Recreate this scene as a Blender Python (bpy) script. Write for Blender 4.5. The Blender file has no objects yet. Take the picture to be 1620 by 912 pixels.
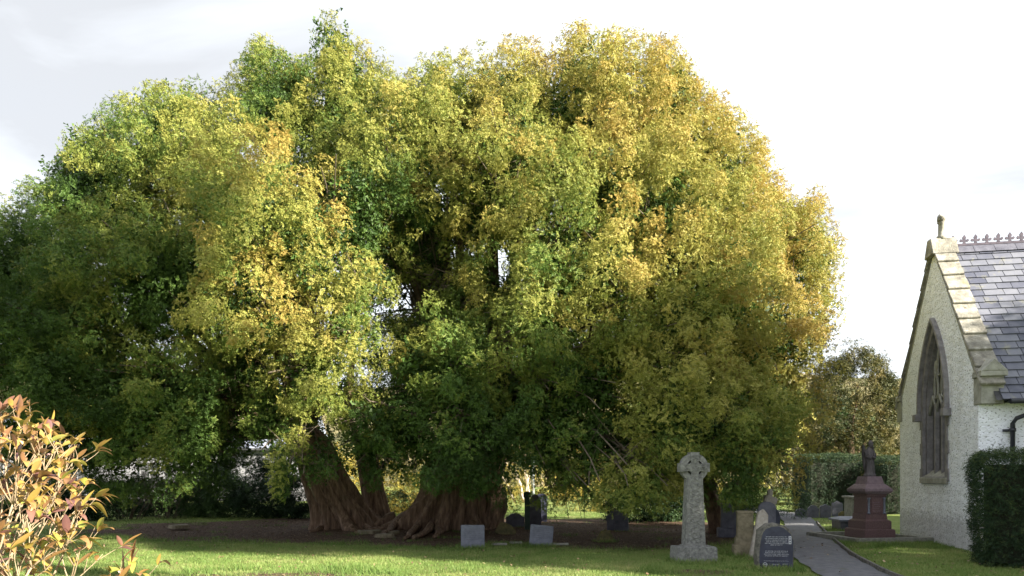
import bpy, bmesh, math, random
import numpy as np
from mathutils import Vector, Matrix, noise as mnoise
from mathutils.geometry import tessellate_polygon
random.seed(7)
RNG = np.random.default_rng(11)
R = math.radians
SC = bpy.context.scene
COL = SC.collection
F = 1170.0; HOR = 753.0; CAMH = 1.6

# ------------------------------------------------------------ camera, light
cam_d = bpy.data.cameras.new('camera'); cam = bpy.data.objects.new('camera', cam_d); COL.objects.link(cam)
cam.location = (0, 0, CAMH); cam.rotation_euler = (R(90), 0, 0)
cam_d.lens = 26.0; cam_d.sensor_width = 36.0; cam_d.shift_y = (HOR-456)/1620.0
cam_d.clip_end = 2000; cam_d.clip_start = 0.1
SC.camera = cam
SUN_AZ = R(60); SUN_EL = R(22)          # azimuth measured from straight behind the camera towards the right
sdir = Vector((math.sin(SUN_AZ)*math.cos(SUN_EL), -math.cos(SUN_AZ)*math.cos(SUN_EL), math.sin(SUN_EL)))
sl = bpy.data.lights.new('sun', 'SUN'); sl.energy = 4.5; sl.angle = R(0.6); sl.color = (1.0, 0.93, 0.78)
so = bpy.data.objects.new('sun', sl); COL.objects.link(so)
so.rotation_euler = sdir.to_track_quat('Z', 'Y').to_euler(); so.location = (30, -20, 30)

world = bpy.data.worlds.new('World'); SC.world = world; world.use_nodes = True
wn = world.node_tree; wn.nodes.clear()
def N(nt, t, **kw):
    n = nt.nodes.new(t)
    for k, v in kw.items():
        if k in n.inputs: n.inputs[k].default_value = v
        else: setattr(n, k, v)
    return n
sky = N(wn, 'ShaderNodeTexSky', sky_type='NISHITA', sun_disc=False, sun_elevation=SUN_EL,
        sun_rotation=math.atan2(sdir.x, sdir.y), air_density=1.0, dust_density=1.5, ozone_density=1.2)
bg1 = N(wn, 'ShaderNodeBackground', Strength=0.08); wn.links.new(sky.outputs[0], bg1.inputs[0])
tc = N(wn, 'ShaderNodeTexCoord')
mp = N(wn, 'ShaderNodeMapping'); mp.inputs['Scale'].default_value = (1, 1, 2.2); mp.inputs['Location'].default_value = (3.1, 0.4, 0.2)
wn.links.new(tc.outputs['Generated'], mp.inputs[0])
nz = N(wn, 'ShaderNodeTexNoise', Scale=1.6, Detail=7.0, Roughness=0.55, Distortion=0.5); wn.links.new(mp.outputs[0], nz.inputs['Vector'])
cr = N(wn, 'ShaderNodeValToRGB'); wn.links.new(nz.outputs[0], cr.inputs[0])
cr.color_ramp.elements[0].position = 0.36; cr.color_ramp.elements[0].color = (0.40, 0.408, 0.42, 1)
cr.color_ramp.elements[1].position = 0.72; cr.color_ramp.elements[1].color = (0.87, 0.93, 1.0, 1)
bg2 = N(wn, 'ShaderNodeBackground', Strength=0.40); wn.links.new(cr.outputs[0], bg2.inputs[0])
cov = N(wn, 'ShaderNodeValToRGB'); wn.links.new(nz.outputs[0], cov.inputs[0])
cov.color_ramp.elements[0].position = 0.25; cov.color_ramp.elements[0].color = (0.93,)*3+(1,)
cov.color_ramp.elements[1].position = 0.5; cov.color_ramp.elements[1].color = (0.97,)*3+(1,)
ms = N(wn, 'ShaderNodeMixShader'); wn.links.new(cov.outputs[0], ms.inputs[0])
wn.links.new(bg1.outputs[0], ms.inputs[1]); wn.links.new(bg2.outputs[0], ms.inputs[2])
wo = N(wn, 'ShaderNodeOutputWorld'); wn.links.new(ms.outputs[0], wo.inputs[0])
SC.view_settings.view_transform = 'Standard'; SC.view_settings.look = 'None'
SC.view_settings.exposure = 2.38; SC.view_settings.gamma = 1.0
SC.cycles.max_bounces = 5; SC.cycles.transparent_max_bounces = 4

# ------------------------------------------------------------ helpers
def P(px, py, d): return Vector(((px-810)/F*d, d, CAMH+(HOR-py)/F*d))
def G(px, d): return ((px-810)/F*d, d)

def mat(name, stops, scale=4.0, detail=6.0, rough=0.8, bump=0.0, bscale=None, stretch=(1,1,1), spec=0.3,
        spots=None, bdist=0.02, coord='Object', metal=0.0, edge=None):
    """procedural stone / earth / paint: noise colour ramp + optional lichen spots + bump"""
    m = bpy.data.materials.new(name); m.use_nodes = True; nt = m.node_tree; nt.nodes.clear()
    out = N(nt, 'ShaderNodeOutputMaterial'); b = N(nt, 'ShaderNodeBsdfPrincipled', Roughness=rough, Metallic=metal)
    b.inputs['Specular IOR Level'].default_value = spec
    nt.links.new(b.outputs[0], out.inputs[0])
    c = N(nt, 'ShaderNodeTexCoord'); mpn = N(nt, 'ShaderNodeMapping'); mpn.inputs['Scale'].default_value = stretch
    nt.links.new(c.outputs[coord], mpn.inputs[0])
    n1 = N(nt, 'ShaderNodeTexNoise', Scale=scale, Detail=detail, Roughness=0.65); nt.links.new(mpn.outputs[0], n1.inputs['Vector'])
    r = N(nt, 'ShaderNodeValToRGB'); nt.links.new(n1.outputs[0], r.inputs[0])
    els = r.color_ramp.elements
    for i, (p, col) in enumerate(stops):
        e = els[i] if i < 2 else els.new(p)
        e.position = p; e.color = (*col, 1)
    last = r.outputs[0]
    if spots:
        for (ss, thr, col, amt) in spots:
            n2 = N(nt, 'ShaderNodeTexNoise', Scale=ss, Detail=5.0, Roughness=0.7); nt.links.new(c.outputs[coord], n2.inputs['Vector'])
            r2 = N(nt, 'ShaderNodeValToRGB'); nt.links.new(n2.outputs[0], r2.inputs[0])
            r2.color_ramp.elements[0].position = thr; r2.color_ramp.elements[0].color = (0,0,0,1)
            r2.color_ramp.elements[1].position = thr+0.05; r2.color_ramp.elements[1].color = (amt,)*3+(1,)
            mx = N(nt, 'ShaderNodeMixRGB'); nt.links.new(r2.outputs[0], mx.inputs[0]); nt.links.new(last, mx.inputs[1])
            mx.inputs[2].default_value = (*col, 1); last = mx.outputs[0]
    nt.links.new(last, b.inputs['Base Color'])
    if bump:
        n3 = N(nt, 'ShaderNodeTexNoise', Scale=bscale or scale*3, Detail=8.0, Roughness=0.6); nt.links.new(mpn.outputs[0], n3.inputs['Vector'])
        bn = N(nt, 'ShaderNodeBump', Strength=bump, Distance=bdist); nt.links.new(n3.outputs[0], bn.inputs['Height'])
        nt.links.new(bn.outputs[0], b.inputs['Normal'])
    return m

def leafmat(name, stops, transl=0.3, rough=0.55, spec=0.25):
    """foliage: colour from the per-shoot attribute 'tint'"""
    m = bpy.data.materials.new(name); m.use_nodes = True; nt = m.node_tree; nt.nodes.clear()
    out = N(nt, 'ShaderNodeOutputMaterial'); b = N(nt, 'ShaderNodeBsdfPrincipled', Roughness=rough)
    b.inputs['Specular IOR Level'].default_value = spec
    a = N(nt, 'ShaderNodeAttribute', attribute_name='tint')
    r = N(nt, 'ShaderNodeValToRGB'); nt.links.new(a.outputs['Fac'], r.inputs[0])
    els = r.color_ramp.elements
    for i, (p, col) in enumerate(stops):
        e = els[i] if i < 2 else els.new(p)
        e.position = p; e.color = (*col, 1)
    nt.links.new(r.outputs[0], b.inputs['Base Color'])
    t = N(nt, 'ShaderNodeBsdfTranslucent'); nt.links.new(r.outputs[0], t.inputs[0])
    mx = N(nt, 'ShaderNodeMixShader'); mx.inputs[0].default_value = transl
    nt.links.new(b.outputs[0], mx.inputs[1]); nt.links.new(t.outputs[0], mx.inputs[2]); nt.links.new(mx.outputs[0], out.inputs[0])
    return m

class MB:
    def __init__(s): s.v = []; s.f = []
    def add(s, verts, faces):
        o = len(s.v); s.v += [tuple(v) for v in verts]; s.f += [tuple(i+o for i in f) for f in faces]; return s
    def box(s, c, size, rot=None, taper=1.0):
        x, y, z = size[0]/2, size[1]/2, size[2]/2
        vs = []
        for dz, k in ((-z, 1), (z, taper)):
            for dx, dy in ((-x,-y),(x,-y),(x,y),(-x,y)):
                v = Vector((dx*k, dy*k, dz))
                if rot is not None: v = rot @ v
                vs.append(v+Vector(c))
        return s.add(vs, [(3,2,1,0),(4,5,6,7),(0,1,5,4),(1,2,6,5),(2,3,7,6),(3,0,4,7)])
    def tube(s, pts, rad, n=8, cap=True, lump=0.0, seed=0):
        pts = [Vector(p) for p in pts]; rings = []
        ref = Vector((0.13, 0.31, 0.94))
        for i, p in enumerate(pts):
            t = (pts[min(i+1, len(pts)-1)]-pts[max(i-1, 0)]).normalized()
            a = t.cross(ref)
            if a.length < 0.1: a = t.cross(Vector((1, 0, 0)))
            a.normalize(); b = t.cross(a)
            r = rad[i] if hasattr(rad, '__len__') else rad
            ring = []
            for k in range(n):
                an = 2*math.pi*k/n
                rr = r
                if lump: rr *= 1+lump*mnoise.noise(Vector((math.cos(an)*1.7+seed, math.sin(an)*1.7, i*0.35)))
                ring.append(p+(a*math.cos(an)+b*math.sin(an))*rr)
            rings.append(ring)
        fs = []
        for i in range(len(pts)-1):
            for k in range(n):
                fs.append((i*n+k, i*n+(k+1) % n, (i+1)*n+(k+1) % n, (i+1)*n+k))
        if cap: fs.append(tuple(reversed(range(n)))); fs.append(tuple(range((len(pts)-1)*n, len(pts)*n)))
        return s.add([v for r_ in rings for v in r_], fs)
    def prism(s, poly, y0, y1, fn=None):
        """2D outline (x,z) extruded along y"""
        n = len(poly); vs = [(x, y0, z) for x, z in poly]+[(x, y1, z) for x, z in poly]
        if fn: vs = [fn(v) for v in vs]
        fs = [tuple(range(n)), tuple(reversed(range(n, 2*n)))]+[(i, i+n, (i+1) % n+n, (i+1) % n) for i in range(n)]
        return s.add(vs, fs)
    def build(s, name, m, parent=None, smooth=False, bevel=0.0, seg=2):
        me = bpy.data.meshes.new(name)
        if bevel:
            me.from_pydata(s.v, [], s.f); bm = bmesh.new(); bm.from_mesh(me)
            bmesh.ops.recalc_face_normals(bm, faces=bm.faces)
            ed = [e for e in bm.edges if len(e.link_faces) == 2 and e.calc_face_angle(0) > 0.4]
            bmesh.ops.bevel(bm, geom=ed, offset=bevel, segments=seg, affect='EDGES', clamp_overlap=True)
            bm.to_mesh(me); bm.free()
        else:
            me.from_pydata(s.v, [], s.f); bm = bmesh.new(); bm.from_mesh(me)
            bmesh.ops.recalc_face_normals(bm, faces=bm.faces); bm.to_mesh(me); bm.free()
        if smooth: me.polygons.foreach_set('use_smooth', [True]*len(me.polygons))
        me.materials.append(m)
        o = bpy.data.objects.new(name, me); COL.objects.link(o)
        if parent: o.parent = parent
        return o

def tag(o, label=None, cat=None, group=None, kind=None):
    if label: o['label'] = label
    if cat: o['category'] = cat
    if group: o['group'] = group
    if kind: o['kind'] = kind
    return o
def empty(name, loc, rz=0.0, label=None, cat=None, group=None):
    o = bpy.data.objects.new(name, None); COL.objects.link(o); o.location = loc; o.rotation_euler = (0, 0, rz)
    o.empty_display_size = 0.2
    return tag(o, label, cat, group)

def tri_mesh(name, co, tint, m, parent=None, nper=3):
    """co: (T,nper,3) array of separate faces, tint (T*nper)"""
    T = co.shape[0]; me = bpy.data.meshes.new(name)
    me.vertices.add(T*nper); me.vertices.foreach_set('co', co.astype(np.float32).ravel())
    me.loops.add(T*nper); me.loops.foreach_set('vertex_index', np.arange(T*nper, dtype=np.int32))
    me.polygons.add(T); me.polygons.foreach_set('loop_start', np.arange(0, T*nper, nper, dtype=np.int32))
    me.polygons.foreach_set('loop_total', np.full(T, nper, dtype=np.int32))
    a = me.attributes.new('tint', 'FLOAT', 'POINT'); a.data.foreach_set('value', tint.astype(np.float32).ravel())
    me.update(calc_edges=True); me.materials.append(m)
    o = bpy.data.objects.new(name, me); COL.objects.link(o)
    if parent: o.parent = parent
    return o

def nrm(a): return a/np.maximum(np.linalg.norm(a, axis=-1, keepdims=True), 1e-9)
def unit(n): return nrm(RNG.normal(size=(n, 3)))

def sprays(base, d, L, tint, K=11, width=0.16, lenf=0.34, droop=0.22, onor=None):
    """feathered shoots: each spray is K narrow faces set along a drooping axis"""
    n = len(base)
    up = (np.tile(np.array([0, 0, 1.0]), (n, 1)) if onor is None else onor)+RNG.normal(size=(n, 3))*0.20
    side = nrm(np.cross(d, up)); nn = nrm(np.cross(side, d))
    out = np.empty((n, K, 3, 3)); tt = np.empty((n, K, 3))
    for k in range(K):
        t = (k+0.5)/K
        s = 1 if k % 2 else -1
        p = base+d*(L*t)[:, None]-np.array([0, 0, 1.0])*(droop*L*t*t)[:, None]
        if k == K-1: sd = d+RNG.normal(size=(n, 3))*0.15
        else: sd = d*0.75+side*s*(0.75+0.2*RNG.random((n, 1)))+nn*RNG.normal(size=(n, 1))*0.38
        sd = nrm(sd); l = L*lenf*(1.15-0.55*t)*(0.75+0.5*RNG.random(n))
        w = nrm(np.cross(sd, nn+RNG.normal(size=(n, 3))*0.50))*(L*width*(0.7+0.5*RNG.random(n)))[:, None]
        out[:, k, 0] = p-w*0.45; out[:, k, 1] = p+w*0.45+sd*(l*0.35)[:, None]; out[:, k, 2] = p+sd*l[:, None]-np.array([0, 0, 1.0])*(0.1*l)[:, None]
        tt[:, k, 0] = tint-0.10+0.1*t; tt[:, k, 1] = tint+0.02; tt[:, k, 2] = tint+0.10*t+0.04
    jitter = RNG.normal(size=(n, K, 1))*0.03
    return out.reshape(-1, 3, 3), np.clip(tt+jitter, 0, 1).reshape(-1)

def clumps(pos, axis, size, tint, ns=24, K=11, rad=0.45, L=(0.2, 0.36), width=0.16, droop=0.22):
    """pos, axis (n,3), size (n): plume shaped clumps of sprays"""
    n = len(pos)
    p = np.repeat(pos, ns, 0); a = np.repeat(axis, ns, 0); s = np.repeat(size, ns); t = np.repeat(tint, ns)
    m = n*ns
    u = RNG.random(m)
    rv = RNG.normal(size=(m, 3)); rv -= a*np.sum(rv*a, 1)[:, None]; rv = nrm(rv)
    prof = np.sin(np.pi*(0.22+0.74*u))**0.8
    rr = s*rad*prof*(0.72+0.36*RNG.random(m))
    b = p+a*(s*(u-0.5))[:, None]+rv*rr[:, None]
    o = nrm(rv*(1.05-u)[:, None]+a*(u**1.5*1.1)[:, None]+RNG.normal(size=(m, 3))*0.12+np.array([0, 0, 0.1]))
    tg = RNG.normal(size=(m, 3))*0.65+a*0.7+np.array([0, 0, 0.05]); tg -= o*np.sum(tg*o, 1)[:, None]
    d = nrm(nrm(tg)+o*(0.28+0.3*RNG.random(m))[:, None])
    Ls = (L[0]+(L[1]-L[0])*RNG.random(m))*(0.6+0.5*np.minimum(s, 1.2))
    return sprays(b, d, Ls, np.clip(t+RNG.normal(size=m)*0.02+0.20*(u-0.5), 0, 1), K, width, droop=droop, onor=o)

def vnoise(x, y, s, seed=0):
    """cheap smooth 2D noise in numpy"""
    x = x*s+seed*17.3; y = y*s-seed*9.1
    return (np.sin(x*1.3+1.7*np.sin(y*0.9+seed))+np.sin(y*1.7+2.1*np.sin(x*0.7))+np.sin((x+y)*2.3+1.3*np.sin(x*1.9-y))*0.6+np.sin(x*4.1-y*3.3)*0.3)/2.9

# ------------------------------------------------------------ materials
GREYLICHEN = mat('lichened_stone', [(0.3, (0.10, 0.10, 0.10)), (0.5, (0.18, 0.18, 0.175)), (0.7, (0.28, 0.28, 0.27))], 16, bump=0.6, bscale=60,
                 spots=[(22, 0.62, (0.38, 0.38, 0.36), 0.7), (7, 0.60, (0.07, 0.07, 0.06), 0.5)], bdist=0.008)
SLATE = mat('slate', [(0.35, (0.07, 0.07, 0.095)), (0.65, (0.135, 0.135, 0.17))], 5, bump=0.25, bscale=30, rough=0.55, spots=[(14, 0.66, (0.2, 0.2, 0.2), 0.4)])
PALESLATE = mat('pale_slate', [(0.35, (0.11, 0.12, 0.16)), (0.65, (0.19, 0.20, 0.25))], 7, bump=0.2, bscale=40, rough=0.6, spots=[(16, 0.62, (0.25, 0.26, 0.27), 0.5)])
BLACKSLATE = mat('dark_slate', [(0.35, (0.028, 0.030, 0.05)), (0.65, (0.05, 0.054, 0.085))], 5, bump=0.12, bscale=30, rough=0.45)
ROUGHSLATE = mat('rough_slate', [(0.3, (0.03, 0.03, 0.03)), (0.6, (0.16, 0.15, 0.13))], 14, bump=1.0, bscale=25, bdist=0.03)
BUFF = mat('buff_stone', [(0.3, (0.10, 0.085, 0.055)), (0.6, (0.24, 0.205, 0.14))], 8, bump=0.6, bscale=30, spots=[(10, 0.6, (0.10, 0.10, 0.05), 0.6)])
PALESTONE = mat('pale_stone', [(0.3, (0.25, 0.22, 0.19)), (0.65, (0.42, 0.38, 0.35))], 8, bump=0.5, bscale=40, spots=[(9, 0.62, (0.2, 0.18, 0.12), 0.5)])
MOSSY = mat('mossy_stone', [(0.35, (0.08, 0.085, 0.04)), (0.6, (0.17, 0.14, 0.07))], 9, bump=0.9, bscale=25, spots=[(8, 0.56, (0.22, 0.20, 0.05), 0.7)])
PINK = mat('red_granite', [(0.35, (0.10, 0.060, 0.062)), (0.65, (0.16, 0.10, 0.10))], 30, bump=0.12, bscale=60, rough=0.45)
PINKTOP = mat('weathered_red_granite', [(0.35, (0.17, 0.125, 0.145)), (0.65, (0.25, 0.185, 0.21))], 14, bump=0.2, bscale=60, rough=0.5)
GREYCOL = mat('polished_grey_granite', [(0.35, (0.10, 0.11, 0.14)), (0.65, (0.2, 0.21, 0.26))], 40, rough=0.3)
STATUE = mat('weathered_statue', [(0.3, (0.03, 0.028, 0.03)), (0.6, (0.14, 0.125, 0.13))], 9, bump=0.5, bscale=30, stretch=(1, 1, 0.25))
CONCRETE = mat('kerb_stone', [(0.35, (0.14, 0.14, 0.12)), (0.65, (0.28, 0.27, 0.24))], 9, bump=0.5, bscale=40)
LETTER = mat('white_lettering', [(0.3, (0.34, 0.35, 0.40)), (0.7, (0.5, 0.51, 0.55))], 60)
BARK = mat('yew_bark', [(0.28, (0.04, 0.024, 0.017)), (0.5, (0.18, 0.115, 0.078)), (0.72, (0.35, 0.24, 0.165))], 7, stretch=(1.6, 1.6, 0.16), bump=1.0, bscale=9, bdist=0.06,
           spots=[(3, 0.60, (0.13, 0.12, 0.07), 0.4)])
BARKL = mat('limb_bark', [(0.3, (0.05, 0.03, 0.02)), (0.7, (0.19, 0.12, 0.08))], 9, bump=0.8, bscale=14, bdist=0.03)
TWIG = mat('pale_twig', [(0.3, (0.20, 0.145, 0.095)), (0.7, (0.34, 0.26, 0.17))], 20, bump=0.3)
GREYTWIG = mat('grey_twig', [(0.3, (0.07, 0.055, 0.04)), (0.7, (0.15, 0.12, 0.09))], 10)
WINSTONE = mat('window_stone', [(0.35, (0.15, 0.14, 0.15)), (0.65, (0.27, 0.255, 0.26))], 6, bump=0.4, bscale=30)
QUOIN = mat('sandstone', [(0.35, (0.22, 0.215, 0.19)), (0.65, (0.37, 0.365, 0.33))], 5, bump=0.4, bscale=30, spots=[(7, 0.62, (0.14, 0.13, 0.09), 0.6)])
COPE = mat('lichened_coping', [(0.3, (0.13, 0.12, 0.105)), (0.5, (0.25, 0.235, 0.20)), (0.7, (0.42, 0.40, 0.36))], 4.5, bump=0.7, bscale=30,
           spots=[(9, 0.62, (0.50, 0.49, 0.44), 0.75), (2.2, 0.62, (0.30, 0.24, 0.08), 0.4), (5, 0.62, (0.09, 0.08, 0.06), 0.7)])
GLASS = mat('leaded_glass', [(0.4, (0.07, 0.068, 0.07)), (0.6, (0.11, 0.105, 0.105))], 18, rough=0.3, spec=0.5)
PIPE = mat('black_iron', [(0.4, (0.012, 0.013, 0.02)), (0.6, (0.022, 0.024, 0.034))], 10, rough=0.4, spec=0.5)
CREST = mat('ridge_cresting', [(0.4, (0.065, 0.055, 0.08)), (0.6, (0.11, 0.09, 0.12))], 10, rough=0.6)
POSTG = mat('green_post_paint', [(0.4, (0.015, 0.04, 0.025)), (0.6, (0.03, 0.06, 0.04))], 10, rough=0.5)
GALV = mat('galvanised_pole', [(0.4, (0.30, 0.33, 0.36)), (0.6, (0.42, 0.45, 0.48))], 10, rough=0.5)
COTTAGE = mat('pale_render', [(0.35, (0.16, 0.16, 0.175)), (0.65, (0.21, 0.21, 0.225))], 2, bump=0.2)
DARKTRIM = mat('dark_trim', [(0.4, (0.05, 0.05, 0.055)), (0.6, (0.08, 0.08, 0.085))], 5)

def whitewash():
    m = bpy.data.materials.new('whitewashed_rubble'); m.use_nodes = True; nt = m.node_tree; b = nt.nodes['Principled BSDF']
    b.inputs['Roughness'].default_value = 0.85; b.inputs['Specular IOR Level'].default_value = 0.2
    c = N(nt, 'ShaderNodeTexCoord'); L = nt.links.new
    mpn = N(nt, 'ShaderNodeMapping'); mpn.inputs['Scale'].default_value = (1, 1, 1.8); L(c.outputs['Object'], mpn.inputs[0])
    warp = N(nt, 'ShaderNodeTexNoise', Scale=3.0, Detail=3.0); L(mpn.outputs[0], warp.inputs['Vector'])
    va = N(nt, 'ShaderNodeMixRGB', blend_type='ADD'); va.inputs[0].default_value = 0.22; L(mpn.outputs[0], va.inputs[1]); L(warp.outputs['Color'], va.inputs[2])
    vo = N(nt, 'ShaderNodeTexVoronoi', Scale=3.2); L(va.outputs[0], vo.inputs['Vector'])
    n1 = N(nt, 'ShaderNodeTexNoise', Scale=9.0, Detail=9.0, Roughness=0.62); L(mpn.outputs[0], n1.inputs['Vector'])
    n2 = N(nt, 'ShaderNodeTexNoise', Scale=17.0, Detail=6.0, Roughness=0.55); L(mpn.outputs[0], n2.inputs['Vector'])
    # chipped patches where stone shows through
    r = N(nt, 'ShaderNodeValToRGB'); L(n2.outputs[0], r.inputs[0])
    r.color_ramp.elements[0].position = 0.375; r.color_ramp.elements[0].color = (0.33, 0.33, 0.36, 1)
    r.color_ramp.elements[1].position = 0.43; r.color_ramp.elements[1].color = (0.89, 0.91, 0.99, 1)
    mp3 = N(nt, 'ShaderNodeMapping'); mp3.inputs['Scale'].default_value = (1, 1, .35); L(c.outputs['Object'], mp3.inputs[0])
    n3 = N(nt, 'ShaderNodeTexNoise', Scale=2.6, Detail=7.0, Roughness=0.65); L(mp3.outputs[0], n3.inputs['Vector'])
    r3 = N(nt, 'ShaderNodeValToRGB'); L(n3.outputs[0], r3.inputs[0])
    r3.color_ramp.elements[0].position = 0.36; r3.color_ramp.elements[0].color = (0.87, 0.865, 0.855, 1)
    r3.color_ramp.elements[1].position = 0.52; r3.color_ramp.elements[1].color = (1, 1, 1, 1)
    mx = N(nt, 'ShaderNodeMixRGB', blend_type='MULTIPLY'); mx.inputs[0].default_value = 1; L(r.outputs[0], mx.inputs[1]); L(r3.outputs[0], mx.inputs[2])
    # splash dirt near the ground
    sep = N(nt, 'ShaderNodeSeparateXYZ'); L(c.outputs['Object'], sep.inputs[0])
    ad = N(nt, 'ShaderNodeMath', operation='MULTIPLY_ADD'); L(n1.outputs[0], ad.inputs[0]); ad.inputs[1].default_value = -1.1; L(sep.outputs['Z'], ad.inputs[2])
    rd = N(nt, 'ShaderNodeValToRGB'); L(ad.outputs[0], rd.inputs[0])
    rd.color_ramp.elements[0].position = 0.0; rd.color_ramp.elements[0].color = (0.38, 0.35, 0.34, 1)
    rd.color_ramp.elements[1].position = 0.25; rd.color_ramp.elements[1].color = (1, 1, 1, 1)
    mx2 = N(nt, 'ShaderNodeMixRGB', blend_type='MULTIPLY'); mx2.inputs[0].default_value = 0.55; L(mx.outputs[0], mx2.inputs[1]); L(rd.outputs[0], mx2.inputs[2])
    L(mx2.outputs[0], b.inputs['Base Color'])
    h = N(nt, 'ShaderNodeMath', operation='MULTIPLY_ADD'); L(vo.outputs['Distance'], h.inputs[0]); h.inputs[1].default_value = -0.9; L(n1.outputs[0], h.inputs[2])
    h2 = N(nt, 'ShaderNodeMath', operation='MULTIPLY_ADD'); L(n2.outputs[0], h2.inputs[0]); h2.inputs[1].default_value = 0.8; L(h.outputs[0], h2.inputs[2])
    bn = N(nt, 'ShaderNodeBump', Strength=0.6, Distance=0.045); L(h2.outputs[0], bn.inputs['Height']); L(bn.outputs[0], b.inputs['Normal'])
    return m
WHITE = whitewash()

def roofslate():
    m = bpy.data.materials.new('roof_slate'); m.use_nodes = True; nt = m.node_tree; b = nt.nodes['Principled BSDF']
    b.inputs['Roughness'].default_value = 0.55; L = nt.links.new
    a = N(nt, 'ShaderNodeAttribute', attribute_name='tint')
    c = N(nt, 'ShaderNodeTexCoord'); n1 = N(nt, 'ShaderNodeTexNoise', Scale=5.0, Detail=7.0, Roughness=0.7); L(c.outputs['Object'], n1.inputs['Vector'])
    m1 = N(nt, 'ShaderNodeMath', operation='MULTIPLY_ADD'); L(n1.outputs[0], m1.inputs[0]); m1.inputs[1].default_value = 0.6
    m0 = N(nt, 'ShaderNodeMath', operation='MULTIPLY'); L(a.outputs['Fac'], m0.inputs[0]); m0.inputs[1].default_value = 0.5; L(m0.outputs[0], m1.inputs[2])
    r = N(nt, 'ShaderNodeValToRGB'); L(m1.outputs[0], r.inputs[0])
    r.color_ramp.elements[0].position = 0.25; r.color_ramp.elements[0].color = (0.065, 0.07, 0.105, 1)
    r.color_ramp.elements[1].position = 0.8; r.color_ramp.elements[1].color = (0.165, 0.17, 0.205, 1)
    n2 = N(nt, 'ShaderNodeTexNoise', Scale=2.4, Detail=8.0, Roughness=0.72); L(c.outputs['Object'], n2.inputs['Vector'])
    r2 = N(nt, 'ShaderNodeValToRGB'); L(n2.outputs[0], r2.inputs[0])
    r2.color_ramp.elements[0].position = 0.56; r2.color_ramp.elements[0].color = (0, 0, 0, 1); r2.color_ramp.elements[1].position = 0.66; r2.color_ramp.elements[1].color = (0.8, 0.8, 0.8, 1)
    mx = N(nt, 'ShaderNodeMixRGB'); L(r2.outputs[0], mx.inputs[0]); L(r.outputs[0], mx.inputs[1]); mx.inputs[2].default_value = (0.22, 0.215, 0.165, 1)
    L(mx.outputs[0], b.inputs['Base Color'])
    bn = N(nt, 'ShaderNodeBump', Strength=0.3, Distance=0.01); L(n1.outputs[0], bn.inputs['Height']); L(bn.outputs[0], b.inputs['Normal'])
    return m
ROOFSLATE = roofslate()

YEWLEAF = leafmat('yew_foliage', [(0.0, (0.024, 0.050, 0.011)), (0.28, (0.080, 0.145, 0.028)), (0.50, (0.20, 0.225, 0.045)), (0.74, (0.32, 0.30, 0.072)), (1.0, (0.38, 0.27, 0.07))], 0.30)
OLIVELEAF = leafmat('olive_foliage', [(0.0, (0.022, 0.032, 0.010)), (0.5, (0.055, 0.062, 0.016)), (1.0, (0.15, 0.115, 0.03))], 0.2)
DARKLEAF = leafmat('dark_hedge_foliage', [(0.0, (0.008, 0.022, 0.008)), (0.5, (0.022, 0.052, 0.016)), (1.0, (0.06, 0.11, 0.03))], 0.15)
HEDGELEAF = leafmat('clipped_yew_foliage', [(0.0, (0.008, 0.020, 0.010)), (0.5, (0.020, 0.045, 0.018)), (1.0, (0.075, 0.10, 0.025))], 0.15)
GOLDLEAF = leafmat('golden_foliage', [(0.0, (0.06, 0.08, 0.015)), (0.5, (0.16, 0.15, 0.025)), (1.0, (0.36, 0.26, 0.05))], 0.35)
AUTLEAF = leafmat('autumn_leaf', [(0.0, (0.13, 0.06, 0.06)), (0.2, (0.22, 0.11, 0.075)), (0.5, (0.29, 0.165, 0.06)), (0.75, (0.31, 0.225, 0.055)), (1.0, (0.19, 0.26, 0.045))], 0.25, rough=0.35, spec=0.5)
LITTER = leafmat('leaf_litter', [(0.0, (0.05, 0.03, 0.02)), (0.5, (0.14, 0.085, 0.05)), (1.0, (0.36, 0.26, 0.16))], 0.0)
GRASSM = leafmat('grass_blades', [(0.0, (0.055, 0.10, 0.018)), (0.4, (0.12, 0.20, 0.045)), (0.7, (0.22, 0.27, 0.085)), (1.0, (0.34, 0.29, 0.15))], 0.3)

# ------------------------------------------------------------ ground
def path_x(y):
    ys = [0, 8, 11.8, 14.7, 19.3, 23, 26, 30, 36, 44]; xl = [3.9, 4.4, 4.92, 5.55, 7.15, 8.5, 9.55, 10.6, 9.5, 4.0]
    xr = [5.0, 5.5, 6.0, 6.74, 8.25, 9.55, 10.65, 12.0, 12.4, 9.0]
    return np.interp(y, ys, xl), np.interp(y, ys, xr)
def dirt_f(x, y):
    """>0 inside the bare earth under the yew"""
    w = vnoise(x, y, 0.9, 1)*0.22+vnoise(x, y, 2.7, 2)*0.13+vnoise(x, y, 7.0, 5)*0.05
    a = 1-np.sqrt(((x+2.2)/10.3)**2+((y-22.6)/5.5)**2)
    b = 1-np.sqrt(((x-2.6)/3.2)**2+((y-18.9)/3.1)**2)
    patch = 0.10-np.sqrt(((x+3.9)/1.5)**2+((y-11.9)/0.45)**2)*0.10+vnoise(x, y, 5, 4)*0.05
    p2 = 0.12-np.sqrt(((x-3.15)/0.5)**2+((y-12.3)/0.3)**2)*0.12+vnoise(x, y, 6, 4)*0.04
    return np.maximum(np.maximum(np.maximum(a, b)*1.8, patch), p2)+w*0.85*(np.maximum(a, b) > -0.4)-0.02
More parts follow.
